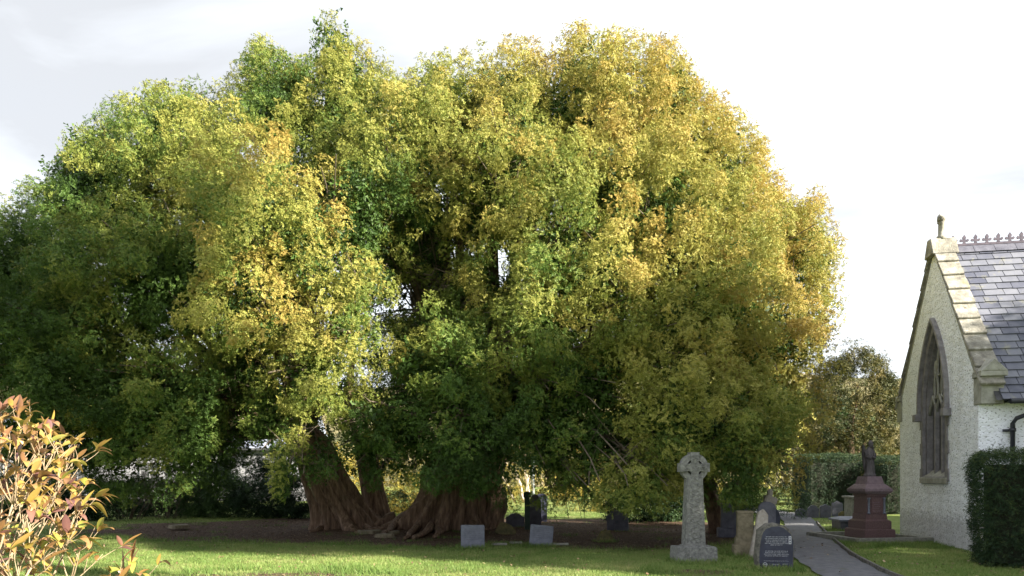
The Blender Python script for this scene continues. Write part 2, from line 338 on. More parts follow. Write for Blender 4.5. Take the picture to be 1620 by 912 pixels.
def ground_z(x, y):
    z = vnoise(x, y, 0.35, 3)*0.03+vnoise(x, y, 1.4, 6)*0.012
    pl, pr = path_x(y); near = np.clip(1-np.maximum(np.maximum(pl-x, x-pr), 0)/0.5, 0, 1)
    z = z*(1-near)-0.02*near
    m = np.exp(-(((x+2.5)/3.5)**2+((y-22.8)/1.6)**2)); z = z+0.12*m
    return z
gx = np.concatenate([np.linspace(-500, -40, 14), np.linspace(-38, -15, 14), np.arange(-14, 13.01, 0.12), np.linspace(14.5, 40, 14), np.linspace(50, 500, 14)])
gy = np.concatenate([np.linspace(-200, -10, 10), np.linspace(-8, 8, 12), np.arange(9, 27.01, 0.12), np.linspace(28, 60, 24), np.linspace(66, 700, 18)])
GX, GY = np.meshgrid(gx, gy)
GZ = ground_z(GX, GY)
far = np.clip((GY-60)/200, 0, 1); GZ = GZ-far*1.5
me = bpy.data.meshes.new('ground'); nx, ny = len(gx), len(gy)
idx = np.arange(nx*ny).reshape(ny, nx)
fc = np.stack([idx[:-1, :-1], idx[:-1, 1:], idx[1:, 1:], idx[1:, :-1]], -1).reshape(-1, 4)
me.from_pydata(np.stack([GX, GY, GZ], -1).reshape(-1, 3).tolist(), [], fc.tolist())
a = me.attributes.new('dirt', 'FLOAT', 'POINT'); a.data.foreach_set('value', np.clip(dirt_f(GX, GY)*4+0.5, 0, 1).astype(np.float32).ravel())
me.polygons.foreach_set('use_smooth', [True]*len(me.polygons))
def groundmat():
    m = bpy.data.materials.new('lawn_and_earth'); m.use_nodes = True; nt = m.node_tree; b = nt.nodes['Principled BSDF']; L = nt.links.new
    b.inputs['Roughness'].default_value = 0.95; b.inputs['Specular IOR Level'].default_value = 0.1
    c = N(nt, 'ShaderNodeTexCoord')
    def ramp(scale, stops, det=8, rg=0.7):
        n = N(nt, 'ShaderNodeTexNoise', Scale=scale, Detail=float(det), Roughness=rg); L(c.outputs['Object'], n.inputs['Vector'])
        r = N(nt, 'ShaderNodeValToRGB'); L(n.outputs[0], r.inputs[0])
        for i, (p, col) in enumerate(stops):
            e = r.color_ramp.elements[i] if i < 2 else r.color_ramp.elements.new(p)
            e.position = p; e.color = (*col, 1)
        return r, n
    g, gn = ramp(1.1, [(0.32, (0.07, 0.12, 0.025)), (0.5, (0.13, 0.175, 0.045)), (0.66, (0.22, 0.20, 0.09))], 9, 0.75)
    d, dn = ramp(7, [(0.3, (0.05, 0.032, 0.022)), (0.55, (0.105, 0.070, 0.052)), (0.72, (0.19, 0.14, 0.10))])
    at = N(nt, 'ShaderNodeAttribute', attribute_name='dirt')
    fn = N(nt, 'ShaderNodeTexNoise', Scale=14.0, Detail=5.0); L(c.outputs['Object'], fn.inputs['Vector'])
    mm = N(nt, 'ShaderNodeMath', operation='ADD'); L(at.outputs['Fac'], mm.inputs[0]); L(fn.outputs[0], mm.inputs[1])
    rr = N(nt, 'ShaderNodeValToRGB'); L(mm.outputs[0], rr.inputs[0]); rr.color_ramp.elements[0].position = 0.85; rr.color_ramp.elements[1].position = 1.0
    mx = N(nt, 'ShaderNodeMixRGB'); L(rr.outputs[0], mx.inputs[0]); L(g.outputs[0], mx.inputs[1]); L(d.outputs[0], mx.inputs[2])
    L(mx.outputs[0], b.inputs['Base Color'])
    bn = N(nt, 'ShaderNodeBump', Strength=0.8, Distance=0.04); L(dn.outputs[0], bn.inputs['Height']); L(bn.outputs[0], b.inputs['Normal'])
    return m
me.materials.append(groundmat())
ground = bpy.data.objects.new('ground', me); COL.objects.link(ground); tag(ground, kind='structure')

# path: asphalt sheet with thin stone edging on the grass side
PATHM = mat('worn_asphalt', [(0.3, (0.065, 0.067, 0.078)), (0.55, (0.115, 0.115, 0.13)), (0.75, (0.17, 0.165, 0.165))], 6, detail=10, bump=0.5, bscale=120, bdist=0.01,
            spots=[(2.4, 0.57, (0.055, 0.065, 0.032), 0.5), (40, 0.66, (0.24, 0.23, 0.22), 0.5)])
mb = MB(); ys = np.arange(2, 42, 0.4); vs = []; cols = 7
for y in ys:
    l, r = path_x(y)
    for k in range(cols):
        t = k/(cols-1); vs.append((l+(r-l)*t+ (0.03*math.sin(y*5+k*3)), y, 0.015+0.02*math.sin(math.pi*t)))
fs = [(i*cols+k, i*cols+k+1, (i+1)*cols+k+1, (i+1)*cols+k) for i in range(len(ys)-1) for k in range(cols-1)]
mb.add(vs, fs); pth = mb.build('path', PATHM, smooth=True); tag(pth, kind='structure')
mb = MB()
for y in np.arange(8, 25, 0.9):
    l0, r0 = path_x(y); l1, r1 = path_x(y+0.87)
    d = Vector((r1-r0, 0.87, 0)); an = math.atan2(d.y, d.x)
    mb.box(((r0+r1)/2+0.03, y+0.435, 0.02), (d.length, 0.05, 0.11), Matrix.Rotation(an, 3, 'Z'))
kerb = mb.build('path_kerb', ROUGHSLATE, bevel=0.006); tag(kerb, kind='structure')

# hills
def hill(name, cx, cy, rx, ry, h, seed):
    mb = MB(); n = 60; m = 26; vs = []
    for j in range(m+1):
        for i in range(n+1):
            u = i/n*2-1; v = j/m*2-1; x = cx+u*rx; y = cy+v*ry
            e = max(0, math.cos(u*math.pi/2))**0.8*max(0, math.cos(v*math.pi/2))
            z = -3+(h+3)*e*(1+0.18*mnoise.noise(Vector((u*3+seed, v*3, 0))))+mnoise.noise(Vector((u*22+seed, v*22, 1)))*1.6*min(1, e*4)
            vs.append((x, y, z))
    fs = [(j*(n+1)+i, j*(n+1)+i+1, (j+1)*(n+1)+i+1, (j+1)*(n+1)+i) for j in range(m) for i in range(n)]
    mb.add(vs, fs); o = mb.build(name, HILLM, smooth=False); tag(o, kind='structure')
HILLM = mat('wooded_hillside', [(0.3, (0.07, 0.09, 0.035)), (0.5, (0.17, 0.15, 0.07)), (0.7, (0.30, 0.24, 0.14))], 0.09, detail=10, bump=1.0, bscale=0.4, bdist=3.0)
hill('hills', 60, 260, 230, 110, 40, 1)
hill('hills', -190, 300, 200, 110, 46, 5)

# ------------------------------------------------------------ church
ANG = math.atan2(-1, 5)
church = empty('church', (9.65, 15.3, 0), ANG, 'whitewashed stone church with steep slate roof and a traceried gable window', 'church')
W = 5.1; YM = W/2; RZ = 7.02; SL = 1.333; LEN = 9.0
WC = 2.50; WH = 0.86; SILL = 1.42; SPR = 3.25; APX = 5.28       # window opening incl. dressed stone
def arch(c, hw, z0, spring, apex, n=12):
    """lancet outline, counter-clockwise from bottom left (y,z)"""
    rise = apex-spring; r = (rise*rise+hw*hw)/(2*hw)
    pts = [(c-hw, z0), (c+hw, z0)]
    a1 = math.asin(min(1, rise/r))
    for i in range(n+1):
        a = a1*i/n; pts.append((c+hw-r+r*math.cos(a), spring+r*math.sin(a)))
    for i in range(n-1, -1, -1):
        a = a1*i/n; pts.append((c-hw+r-r*math.cos(a), spring+r*math.sin(a)))
    return pts
def ring_face(outer, hole, x0, x1):
    """slab at local x0..x1 whose outline (y,z) has a hole"""
    mb = MB(); allp = outer+hole; tris = tessellate_polygon([[Vector((p[0], p[1], 0)) for p in outer], [Vector((p[0], p[1], 0)) for p in hole]])
    n = len(allp); vs = [(x0, y, z) for y, z in allp]+[(x1, y, z) for y, z in allp]
    fs = [tuple(t) for t in tris]+[tuple(i+n for i in reversed(t)) for t in tris]
    no = len(outer); nh = len(hole)
    fs += [(i, (i+1) % no, (i+1) % no+n, i+n) for i in range(no)]
    fs += [(no+i, no+(i+1) % nh, no+(i+1) % nh+n, no+i+n) for i in range(nh)]
    return mb.add(vs, fs)
hole = arch(WC, WH-0.05, SILL+0.05, SPR, APX-0.08)
gout = [(0, -0.3), (W, -0.3), (W, 3.45), (YM, RZ-0.02), (0, 3.45)]
ring_face(gout, hole, 0, 0.5).build('gable_wall', WHITE, church)
mb = MB(); mb.box((0.5+(LEN-0.5)/2, 0.25, 1.6), (LEN-0.5, 0.5, 3.8)); mb.box((0.5+(LEN-0.5)/2, W-0.25, 1.6), (LEN-0.5, 0.5, 3.8)); mb.build('side_wall', WHITE, church)
MB().add([(LEN, 0.5, -0.3), (LEN, W-0.5, -0.3), (LEN, W-0.5, 4.1), (LEN, YM, RZ-0.3), (LEN, 0.5, 4.1)], [(0, 1, 2, 3, 4)]).build('end_wall', WHITE, church)
# window: dressed surround, hood mould, mullions, tracery, glass, sloping sill
sur = ring_face(arch(WC, WH, SILL, SPR, APX), arch(WC, WH-0.13, SILL+0.16, SPR-0.02, APX-0.22), -0.03, 0.05)
for k in range(6):
    for s in (-1, 1):
        if k % 2 == 0: sur.box((0.01, WC+s*(WH+0.03), SILL+0.2+k*0.32), (0.078, 0.10, 0.30))
win = sur.build('window', WINSTONE, church, bevel=0.006, seg=1)
mb = MB(); mb = ring_face(arch(WC, WH-0.11, SILL+0.13, SPR-0.02, APX-0.19), arch(WC, WH-0.19, SILL+0.2, SPR-0.03, APX-0.32), 0.052, 0.22)
mb.build('inner_jamb', WINSTONE, win)
def arch_strip(c, hw, spring, apex, z0, wd, x0, x1, n=14):
    o = arch(c, hw+wd, z0, spring, apex+wd*1.4, n)[1:]; i_ = arch(c, hw, z0, spring, apex, n)[1:]
    o = o+[(c-hw-wd, z0)]; i_ = i_+[(c-hw, z0)]
    mb = MB(); m = len(o); vs = [(x0, y, z) for y, z in o]+[(x0, y, z) for y, z in i_]+[(x1, y, z) for y, z in o]+[(x1, y, z) for y, z in i_]
    fs = []
    for k in range(m-1):
        fs += [(k, k+1, m+k+1, m+k), (2*m+k, 3*m+k, 3*m+k+1, 2*m+k+1), (k, 2*m+k, 2*m+k+1, k+1), (m+k, m+k+1, 3*m+k+1, 3*m+k)]
    fs += [(0, m, 3*m, 2*m), (m-1, 3*m-1, 4*m-1, 2*m-1)]
    return mb.add(vs, fs)
hm = arch_strip(WC, WH+0.005, SPR, APX+0.01, SPR-0.12, 0.08, -0.11, 0.02)
for s in (-1, 1): hm.box((-0.08, WC+s*(WH+0.09), SPR-0.2), (0.18, 0.2, 0.18))
hm.build('hood_mould', WINSTONE, win, bevel=0.01, seg=1)
mul = MB(); IW = WH-0.19
for k in (-1, 1): mul.box((0.13, WC+k*IW/3, (SILL+0.2+SPR+0.1)/2), (0.11, 0.085, SPR-SILL-0.1))
mul.build('mullion', WINSTONE, win, bevel=0.012, seg=1)
tr = MB()
def bar(pts, r=0.035):
    tr.tube([(0.12, y, z) for y, z in pts], r, 6)
w3 = IW*2/3
for k in (-1, 0, 1):      # cusped heads of the three lights
    c = WC+k*w3
    bar([(c-w3/2, SPR-0.15), (c-w3/2+0.05, SPR+0.03), (c-0.05, SPR+0.2), (c, SPR+0.3), (c+0.05, SPR+0.2), (c+w3/2-0.05, SPR+0.03), (c+w3/2, SPR-0.15)])
for c, z, h, w in ((WC-w3/2, SPR+0.22, 0.62, 0.17), (WC+w3/2, SPR+0.22, 0.62, 0.17), (WC, SPR+0.75, 0.7, 0.19), (WC-0.24, SPR+0.72, 0.4, 0.1), (WC+0.24, SPR+0.72, 0.4, 0.1)):   # flowing dagger lights
    bar([(c+w*math.sin(t)*(0.7+0.3*math.cos(t)), z+h/2-h/2*math.cos(t)) for t in np.linspace(0, 2*math.pi, 13)], 0.032)
bar([(WC, SPR+1.4), (WC, APX-0.34)])
tr.build('tracery', QUOIN, win, smooth=True)
gl = MB(); ga = arch(WC, WH-0.17, SILL+0.15, SPR-0.03, APX-0.28); gl.add([(0.19, y, z) for y, z in ga], [tuple(range(len(ga)))])
gl.build('leaded_pane', GLASS, win)
si = MB(); si.add([(-0.05, WC-WH-0.03, SILL), (-0.05, WC+WH+0.03, SILL), (-0.05, WC+WH+0.03, SILL+0.12), (-0.05, WC-WH-0.03, SILL+0.12),
                   (0.18, WC-WH+0.1, SILL), (0.18, WC+WH-0.1, SILL), (0.18, WC+WH-0.1, SILL+0.32), (0.18, WC-WH+0.1, SILL+0.32)],
                  [(0, 1, 2, 3), (7, 6, 5, 4), (3, 2, 6, 7), (0, 4, 5, 1), (1, 5, 6, 2), (0, 3, 7, 4)])
si.build('sill', QUOIN, win)
# roof of individual slates
slope_len = math.hypot(2.92, 2.92*SL); ca = 2.92/slope_len; sa = 2.92*SL/slope_len
rv = []; rt = []
rows = 23; pitch = slope_len/rows
for side in (0, 1):
    for i in range(rows+1):
        x = 0.30-(0.17 if i % 2 else 0)
        while x < LEN+0.1:
            w = random.uniform(0.27, 0.42); g = 0.006
            x0, x1 = max(0.30, x+g), x+w-g
            if x1-x0 > 0.05:
                s0 = i*pitch; s1 = min(slope_len+0.0, s0+pitch+0.03+random.uniform(-.006, .006)); th = 0.02+random.uniform(0, 0.012)
                lift0 = 0.004; lift1 = 0.026+random.uniform(0, 0.008)
                def pt(xx, s, up):
                    y = YM-s*ca-up*sa if side == 0 else YM+s*ca+up*sa
                    return (xx, y, RZ-s*sa+up*ca)
                q = [pt(x0, s0, lift0), pt(x1, s0, lift0), pt(x1, s1, lift1), pt(x0, s1, lift1)]
                q2 = [pt(x1, s1, lift1-th), pt(x0, s1, lift1-th)]
                v = random.random()
                rv += [q, [q[3], q[2], q2[0], q2[1]], [q[0], q[3], q2[1], pt(x0, s0, lift0-th)]]; rt += [v]*12
            x += w
roof = tri_mesh('roof', np.array(rv), np.array(rt), ROOFSLATE, church, nper=4)
MB().add([(0.2, YM-2.9*1, RZ-2.9*SL-0.03), (LEN+.1, YM-2.9, RZ-2.9*SL-0.03), (LEN+.1, YM, RZ-0.03), (0.2, YM, RZ-0.03), (0.2, YM+2.9, RZ-2.9*SL-0.03), (LEN+.1, YM+2.9, RZ-2.9*SL-0.03)],
         [(0, 1, 2, 3), (3, 2, 5, 4)]).build('roof_boarding', DARKTRIM, roof)
# ridge tiles and iron cresting
mb = MB()
x = 0.4
while x < LEN:
    mb.add([(x, YM-0.16, RZ-0.12), (x, YM, RZ+0.08), (x, YM+0.16, RZ-0.12), (x+0.44, YM-0.16, RZ-0.12), (x+0.44, YM, RZ+0.08), (x+0.44, YM+0.16, RZ-0.12)], [(0, 1, 4, 3), (1, 2, 5, 4), (0, 2, 1), (3, 4, 5), (0, 3, 5, 2)]); x += 0.45
mb.build('ridge_tiles', SLATE, roof)
mb = MB(); x = 0.42
mb.box((0.35+(LEN-0.35)/2, YM, RZ+0.10), (LEN-0.35, 0.03, 0.05))
FL = [(-0.035, 0), (-0.02, 0.05), (-0.075, 0.045), (-0.1, 0.075), (-0.08, 0.115), (-0.045, 0.10), (-0.025, 0.09), (-0.04, 0.15), (0, 0.215), (0.04, 0.15), (0.025, 0.09), (0.045, 0.10), (0.08, 0.115), (0.1, 0.075), (0.075, 0.045), (0.02, 0.05), (0.035, 0)]
while x < LEN:
    mb.prism([(x+a*1.05, RZ+0.12+b) for a, b in FL], YM-0.015, YM+0.015); x += 0.245
mb.build('cresting', CREST, roof)
# stepped coping up both verges
cop_top = 7.18; nst = 9
for side in (0, 1):
    mb = MB(); total = math.hypot(YM+0.12, (YM+0.12)*SL); st = total/nst
    for i in range(nst):
        s0 = 0.1+i*st; s1 = s0+st+0.05
        def pc(xx, s, up):
            y = YM-s*ca-up*sa if side == 0 else YM+s*ca+up*sa
            return (xx, y, RZ+0.06-s*sa+up*ca)
        j = random.uniform(-.012, .012)
        xa, xb = -0.06+j, 0.40+j
        vs = [pc(xa, s0, 0.02), pc(xb, s0, 0.02), pc(xb, s0, 0.075), pc(xa, s0, 0.075), pc(xa, s1, 0.05), pc(xb, s1, 0.05), pc(xb, s1, 0.125), pc(xa, s1, 0.125)]
        mb.add(vs, [(0, 3, 2, 1), (4, 5, 6, 7), (0, 1, 5, 4), (3, 7, 6, 2), (0, 4, 7, 3), (1, 2, 6, 5)])
    mb.build('coping', COPE, church, bevel=0.012, seg=2)
# core under coping, apex block and broken cross finial
mb = MB()
mb.add([(0.001, YM, RZ+0.1), (0.001, -0.02, 3.68), (0.001, 0.2, 3.6), (0.38, YM, RZ+0.1), (0.38, -0.02, 3.68), (0.38, 0.2, 3.6), (0.001, W+0.02, 3.68), (0.38, W+0.02, 3.68), (0.001, W-.2, 3.6), (0.38, W-.2, 3.6)],
       [(0, 1, 4, 3), (0, 3, 7, 6), (0, 2, 1), (3, 4, 5), (0, 6, 8), (3, 9, 7)])
mb.build('verge_bed', QUOIN, church)
mb = MB(); mb.add([(-0.12, YM-0.3, RZ-0.16), (-0.12, YM+0.3, RZ-0.16), (-0.12, YM+0.1, RZ+0.27), (-0.12, YM-0.1, RZ+0.27), (0.46, YM-0.3, RZ-0.16), (0.46, YM+0.3, RZ-0.16), (0.46, YM+0.1, RZ+0.27), (0.46, YM-0.1, RZ+0.27)],
                  [(0, 3, 2, 1), (4, 5, 6, 7), (3, 7, 6, 2), (0, 4, 7, 3), (1, 2, 6, 5), (0, 1, 5, 4)])
apx = mb.build('apex_stone', COPE, church, bevel=0.02)
mb = MB(); mb.tube([(0.17, YM, RZ+0.24), (0.17, YM, RZ+0.32), (0.17, YM, RZ+0.36), (0.17, YM, RZ+0.62), (0.17, YM, RZ+0.66)], [0.13, 0.11, 0.075, 0.07, 0.10], 10)
mb.tube([(0.17, YM-0.08, RZ+0.71), (0.17, YM, RZ+0.76), (0.17, YM+0.08, RZ+0.71)], [0.075, 0.1, 0.075], 9, lump=0.3); mb.build('finial', COPE, apx, smooth=True)
# kneelers with little gablets
def kneeler(side):
    mb = MB(); s = -1 if side == 0 else 1; y0 = 0 if side == 0 else W
    mb.box((0.19, y0+s*0.0, 3.35), (0.42, 0.40, 0.56)); mb.box((0.20, y0+s*0.03, 3.68), (0.50, 0.46, 0.10))
    mb.add([(-0.06, y0+s*0.26, 3.73), (0.46, y0+s*0.26, 3.73), (0.20, y0+s*0.26, 3.99), (-0.06, y0-s*0.18, 3.73), (0.46, y0-s*0.18, 3.73), (0.20, y0-s*0.18, 4.05)], [(0, 1, 2), (3, 5, 4), (0, 2, 5, 3), (1, 4, 5, 2), (0, 3, 4, 1)])
    mb.add([(0.02, y0+s*0.266, 3.76), (0.38, y0+s*0.266, 3.76), (0.20, y0+s*0.266, 3.93)], [(0, 1, 2)])
    mb.build('kneeler', QUOIN if side == 0 else QUOIN, church, bevel=0.012, seg=1)
kneeler(0); kneeler(1)
# gutter and downpipe
EZ = RZ-2.92*SL
mb = MB(); mb.tube([(0.42, -0.42, EZ-0.03), (LEN, -0.42, EZ-0.03)], 0.055, 10); mb.box((0.45+(LEN-.5)/2, -0.2, EZ-0.02), (LEN-.5, 0.38, 0.03)); mb.build('gutter', PIPE, church, smooth=False)
mb = MB(); mb.tube([(0.98, -0.42, EZ-0.05), (0.98, -0.42, EZ-0.14), (0.93, -0.38, EZ-0.22), (0.64, -0.16, EZ-0.36), (0.59, -0.11, EZ-0.46), (0.59, -0.11, 0.1)], 0.045, 10)
mb.tube([(0.59, -0.11, EZ-0.56), (0.59, -0.11, EZ-0.63)], 0.062, 10); mb.box((0.54, -0.06, EZ-0.60), (0.22, 0.04, 0.05)); mb.build('downpipe', PIPE, church, smooth=True)

# ------------------------------------------------------------ stones
def stone_outline(kind, w, h):
    hw = w/2
    if kind == 'square': return [(-hw, 0), (hw, 0), (hw*0.99, h), (-hw*1.01, h*1.005)]
    if kind == 'round': return [(-hw, 0), (hw, 0)]+[(hw*math.cos(a), h-hw*0.8+hw*0.8*math.sin(a)) for a in np.linspace(0, math.pi, 13)]
    if kind == 'gothic': return [(-hw, 0), (hw, 0), (hw, h*0.75), (hw*0.85, h*0.85), (hw*0.45, h*0.95), (0, h), (-hw*0.45, h*0.95), (-hw*0.85, h*0.85), (-hw, h*0.75)]
    if kind == 'shouldered': return [(-hw, 0), (hw, 0), (hw, h*0.80), (hw*0.78, h*0.80), (hw*0.72, h*0.86)]+[(hw*0.66*math.cos(a), h*0.86+h*0.14*math.sin(a)) for a in np.linspace(0.1, math.pi-0.1, 9)]+[(-hw*0.72, h*0.86), (-hw*0.78, h*0.80), (-hw, h*0.80)]
    if kind == 'ogee': return [(-hw, 0), (hw, 0), (hw, h*0.82), (hw*0.8, h*0.9), (hw*0.6, h*0.87), (hw*0.35, h*0.93), (0, h), (-hw*0.35, h*0.93), (-hw*0.6, h*0.87), (-hw*0.8, h*0.9), (-hw, h*0.82)]
    if kind == 'pointed': return [(-hw, 0), (hw, 0), (hw*0.62, h*0.9), (hw*0.05, h), (-hw*0.5, h*0.92)]
    if kind == 'boulder': return [(-hw, 0), (hw, 0), (hw*1.0, h*0.4), (hw*0.8, h*0.8), (hw*0.3, h), (-hw*0.35, h*0.97), (-hw*0.85, h*0.7), (-hw*1.02, h*0.3)]
def headstone(name, kind, px, basepy, w, h, th, m, label, lean=0, rz=0, tilt=0, group=None, d=None, cat='gravestone'):
    d = d or F*CAMH/(basepy-HOR); x, y = G(px, d)
    mb = MB(); mb.prism([(a, b-0.06) for a, b in stone_outline(kind, w, h+0.06)], -th/2, th/2)
    o = mb.build(name, m, bevel=0.012 if kind != 'boulder' else 0.06, seg=2 if kind != 'boulder' else 3)
    o.location = (x, y, float(ground_z(np.array(x), np.array(y)))-0.02); o.rotation_euler = (R(tilt), R(lean), R(rz)); tag(o, label, cat, group); return o

# Celtic cross
d = F*CAMH/(888-HOR); cx, cy = G(1097, d)
cr_ = empty('celtic_cross', (cx, cy, 0), R(4), 'tall grey lichened stone cross with a pierced wheel head on a block base', 'cross')
s = d/F
MB().box((0, 0, 0.13), (65*s, 0.50, 0.30), taper=0.97).build('base', GREYLICHEN, cr_, bevel=0.012)
mb = MB(); z0 = 0.28; z1 = (888-757)*s
mb.add([(-16.5*s, -.13, z0), (16.5*s, -.13, z0), (16.5*s, .13, z0), (-16.5*s, .13, z0), (-12.3*s, -.11, z1), (12.3*s, -.11, z1), (12.3*s, .11, z1), (-12.3*s, .11, z1)], [(3, 2, 1, 0), (4, 5, 6, 7), (0, 1, 5, 4), (1, 2, 6, 5), (2, 3, 7, 6), (3, 0, 4, 7)])
mb.box((0, 0, z0), (38*s, 0.31, 0.05))
mb.build('shaft', GREYLICHEN, cr_, bevel=0.008)
mb = MB()                                                      # raised rim and centre line of the shaft face
for sx in (-1, 1): mb.add([(sx*15.8*s, -.139, z0+.03), (sx*14.3*s, -.139, z0+.03), (sx*10.6*s, -.119, z1), (sx*11.8*s, -.119, z1), (sx*15.8*s, -.125, z0+.03), (sx*14.3*s, -.125, z0+.03), (sx*10.6*s, -.105, z1), (sx*11.8*s, -.105, z1)], [(0, 1, 2, 3), (4, 7, 6, 5), (0, 4, 5, 1), (1, 5, 6, 2), (3, 2, 6, 7), (0, 3, 7, 4)])
for k in range(34):                                            # interlace-like carving
    t = k/33; zz = z0+.08+(z1-z0-.12)*t; ww = (10.5-3.2*t)*s; yy = -.131+.02*t
    mb.tube([(ww*math.sin(k*1.1), yy, zz), (ww*math.sin(k*1.1+1.5), yy, zz+.03)], 0.009, 5)
    mb.tube([(-ww*math.sin(k*1.1+.7), yy, zz+.01), (-ww*math.sin(k*1.1+2.2), yy, zz+.045)], 0.009, 5)
mb.build('carving', GREYLICHEN, cr_)
# head: wheel ring + cross arms, built as pierced outline
hc = (888-740)*s; mb = MB()
def annulus(mb, r0, r1, y0, y1, a0, a1, n=10):
    vs = []; 
    for i in range(n+1):
        a = a0+(a1-a0)*i/n
        for r in (r0, r1):
            for y in (y0, y1): vs.append((r*math.cos(a), y, hc+r*math.sin(a)))
    fs = []
    for i in range(n):
        b = i*4; fs += [(b, b+4, b+6, b+2), (b+1, b+3, b+7, b+5), (b, b+1, b+5, b+4), (b+2, b+6, b+7, b+3)]
    fs += [(0, 2, 3, 1), (4*n, 4*n+1, 4*n+3, 4*n+2)]
    mb.add(vs, fs)
for q in range(4): annulus(mb, 13.0*s, 22*s, -.075, .075, q*math.pi/2+0.25, (q+1)*math.pi/2-0.25)
mb.build('wheel', GREYLICHEN, cr_)
mb = MB()
for q in range(4):
    a = q*math.pi/2; L_ = (23.5, 24, 23.5, 24)[q]*s; c0, c1 = math.cos(a), math.sin(a)
    prof = [(0, -7*s), (6*s, -7*s), (9*s, -5.6*s), (13*s, -6*s), (L_, -7*s), (L_, 7*s), (13*s, 6*s), (9*s, 5.6*s), (6*s, 7*s), (0, 7*s)]
    mb.prism([(u*c0-v*c1, hc+u*c1+v*c0) for u, v in prof], -.105-.0015*q, .105+.0015*q)
for k in range(60):
    r = random.uniform(0, 20)*s; q = random.randrange(4)*math.pi/2; v = random.uniform(-6, 6)*s
    x_, z_ = r*math.cos(q)-v*math.sin(q), hc+r*math.sin(q)+v*math.cos(q); a = random.uniform(0, 3)
    mb.tube([(x_-.02*math.cos(a), -.113, z_-.02*math.sin(a)), (x_+.02*math.cos(a), -.113, z_+.02*math.sin(a))], 0.008, 5)
mb.build('cross_head', GREYLICHEN, cr_)

# plaque stone with lettering
d = F*CAMH/(899-HOR); s = d/F; x, y = G(1226, d)
pl = empty('memorial_slab', (x, y, 0), R(-6), 'rough-edged dark slate slab with white writing beside the path', 'memorial stone')
out = [(-27, -6), (26, -6), (27, 20), (27.5, 46), (24, 57), (19, 62), (12, 68), (3, 71), (-8, 70), (-17, 66), (-22, 60), (-26, 45), (-28, 20)]
mb = MB(); fr = [(a*s, b*s) for a, b in out]; n = len(fr)
bk = [(a*s*0.96-0.05, b*s*0.985) for a, b in out]
rng2 = random.Random(3)
def jit(p, k): return (p[0]+rng2.uniform(-k, k), p[1]+rng2.uniform(-k, k))
r1 = [jit(p, .012) for p in fr]; r2 = [jit((p[0]-.03, p[1]), .03) for p in fr]; r3 = [jit(p, .02) for p in bk]
inner = [(p[0]*.93+.004, (p[1]-.3)*.93+.285) for p in fr]
vs = [(a, -.085, b) for a, b in inner]+[(a, -.07, b) for a, b in r1]+[(a, .02, b) for a, b in r2]+[(a, .13, b) for a, b in r3]
fs = [tuple(range(3*n, 4*n))]
for k in range(3): fs += [(k*n+i, k*n+(i+1) % n, (k+1)*n+(i+1) % n, (k+1)*n+i) for i in range(n)]
mb.add(vs, fs); mb.build('rough_body', ROUGHSLATE, pl, bevel=0.008, seg=1)
MB().add([(a, -.086, b) for a, b in inner], [tuple(range(n))]).build('polished_face', BLACKSLATE, pl)
mb = MB()
def line(mb, xc, z, wid, hgt, y, cw, seed):
    """one row of small incised letter strokes, too fine to read"""
    r_ = random.Random(seed); x = xc-wid/2
    while x < xc+wid/2:
        nl = r_.randint(2, 9)
        for k in range(nl):
            if x > xc+wid/2: break
            t = r_.random()
            mb.box((x, y, z), (cw*0.28, 0.002, hgt))
            if t < .5: mb.box((x+cw*.28, y-.0005, z+hgt*.42), (cw*0.5, 0.002, hgt*.22))
            if t > .3: mb.box((x+cw*.28, y-.0007, z-hgt*.42), (cw*0.5, 0.002, hgt*.22))
            if t > .7: mb.box((x+cw*.52, y-.0009, z), (cw*0.24, 0.002, hgt))
            x += cw
        x += cw*.7
for k, (w, zc) in enumerate([(32, 50), (35, 47.2), (33, 44.8), (31, 42.2), (35, 39.8), (18, 37.2), (34, 27.5), (34, 25), (38, 22.5), (35, 20)]):
    line(mb, 0.5*s, zc*s, w*s, 1.25*s, -.088, 1.0*s, k)
line(mb, 0, 12*s, 37*s, 0.8*s, -.088, .8*s, 21); line(mb, -1*s, 6.5*s, 8*s, 1.6*s, -.088, 1.4*s, 22); line(mb, 14*s, 7.2*s, 8*s, 1.3*s, -.088, 1.1*s, 23)
mb.build('lettering', LETTER, pl)
mb = MB()
for r0, r1_ in ((2.5, 3.6),):
    hc2 = 6.0*s
    for i in range(24):
        a0, a1 = i*math.pi/12, (i+1)*math.pi/12
        mb.add([(-17*s+r*s*math.cos(a), -.088, hc2+r*s*math.sin(a)) for a in (a0, a1) for r in (r0, r1_)], [(0, 1, 3, 2)])
mb.box((-17*s, -.088, hc2), (5*s, .002, 1.1*s)); mb.build('round_emblem', LETTER, pl)
mb = MB(); mb.box((21*s, -.088, 45*s), (4.2*s, .004, 12.6*s)); st = mb.build('white_badge', LETTER, pl)
mb = MB(); mb.box((21*s, -.0915, 45*s), (2.4*s, .002, 2*s)); mb.box((21*s, -.0915, 48.6*s), (1.8*s, .002, 1.6*s)); mb.box((21*s, -.0915, 41.2*s), (1.8*s, .002, 1.6*s)); mb.build('badge_mark', BLACKSLATE, st)

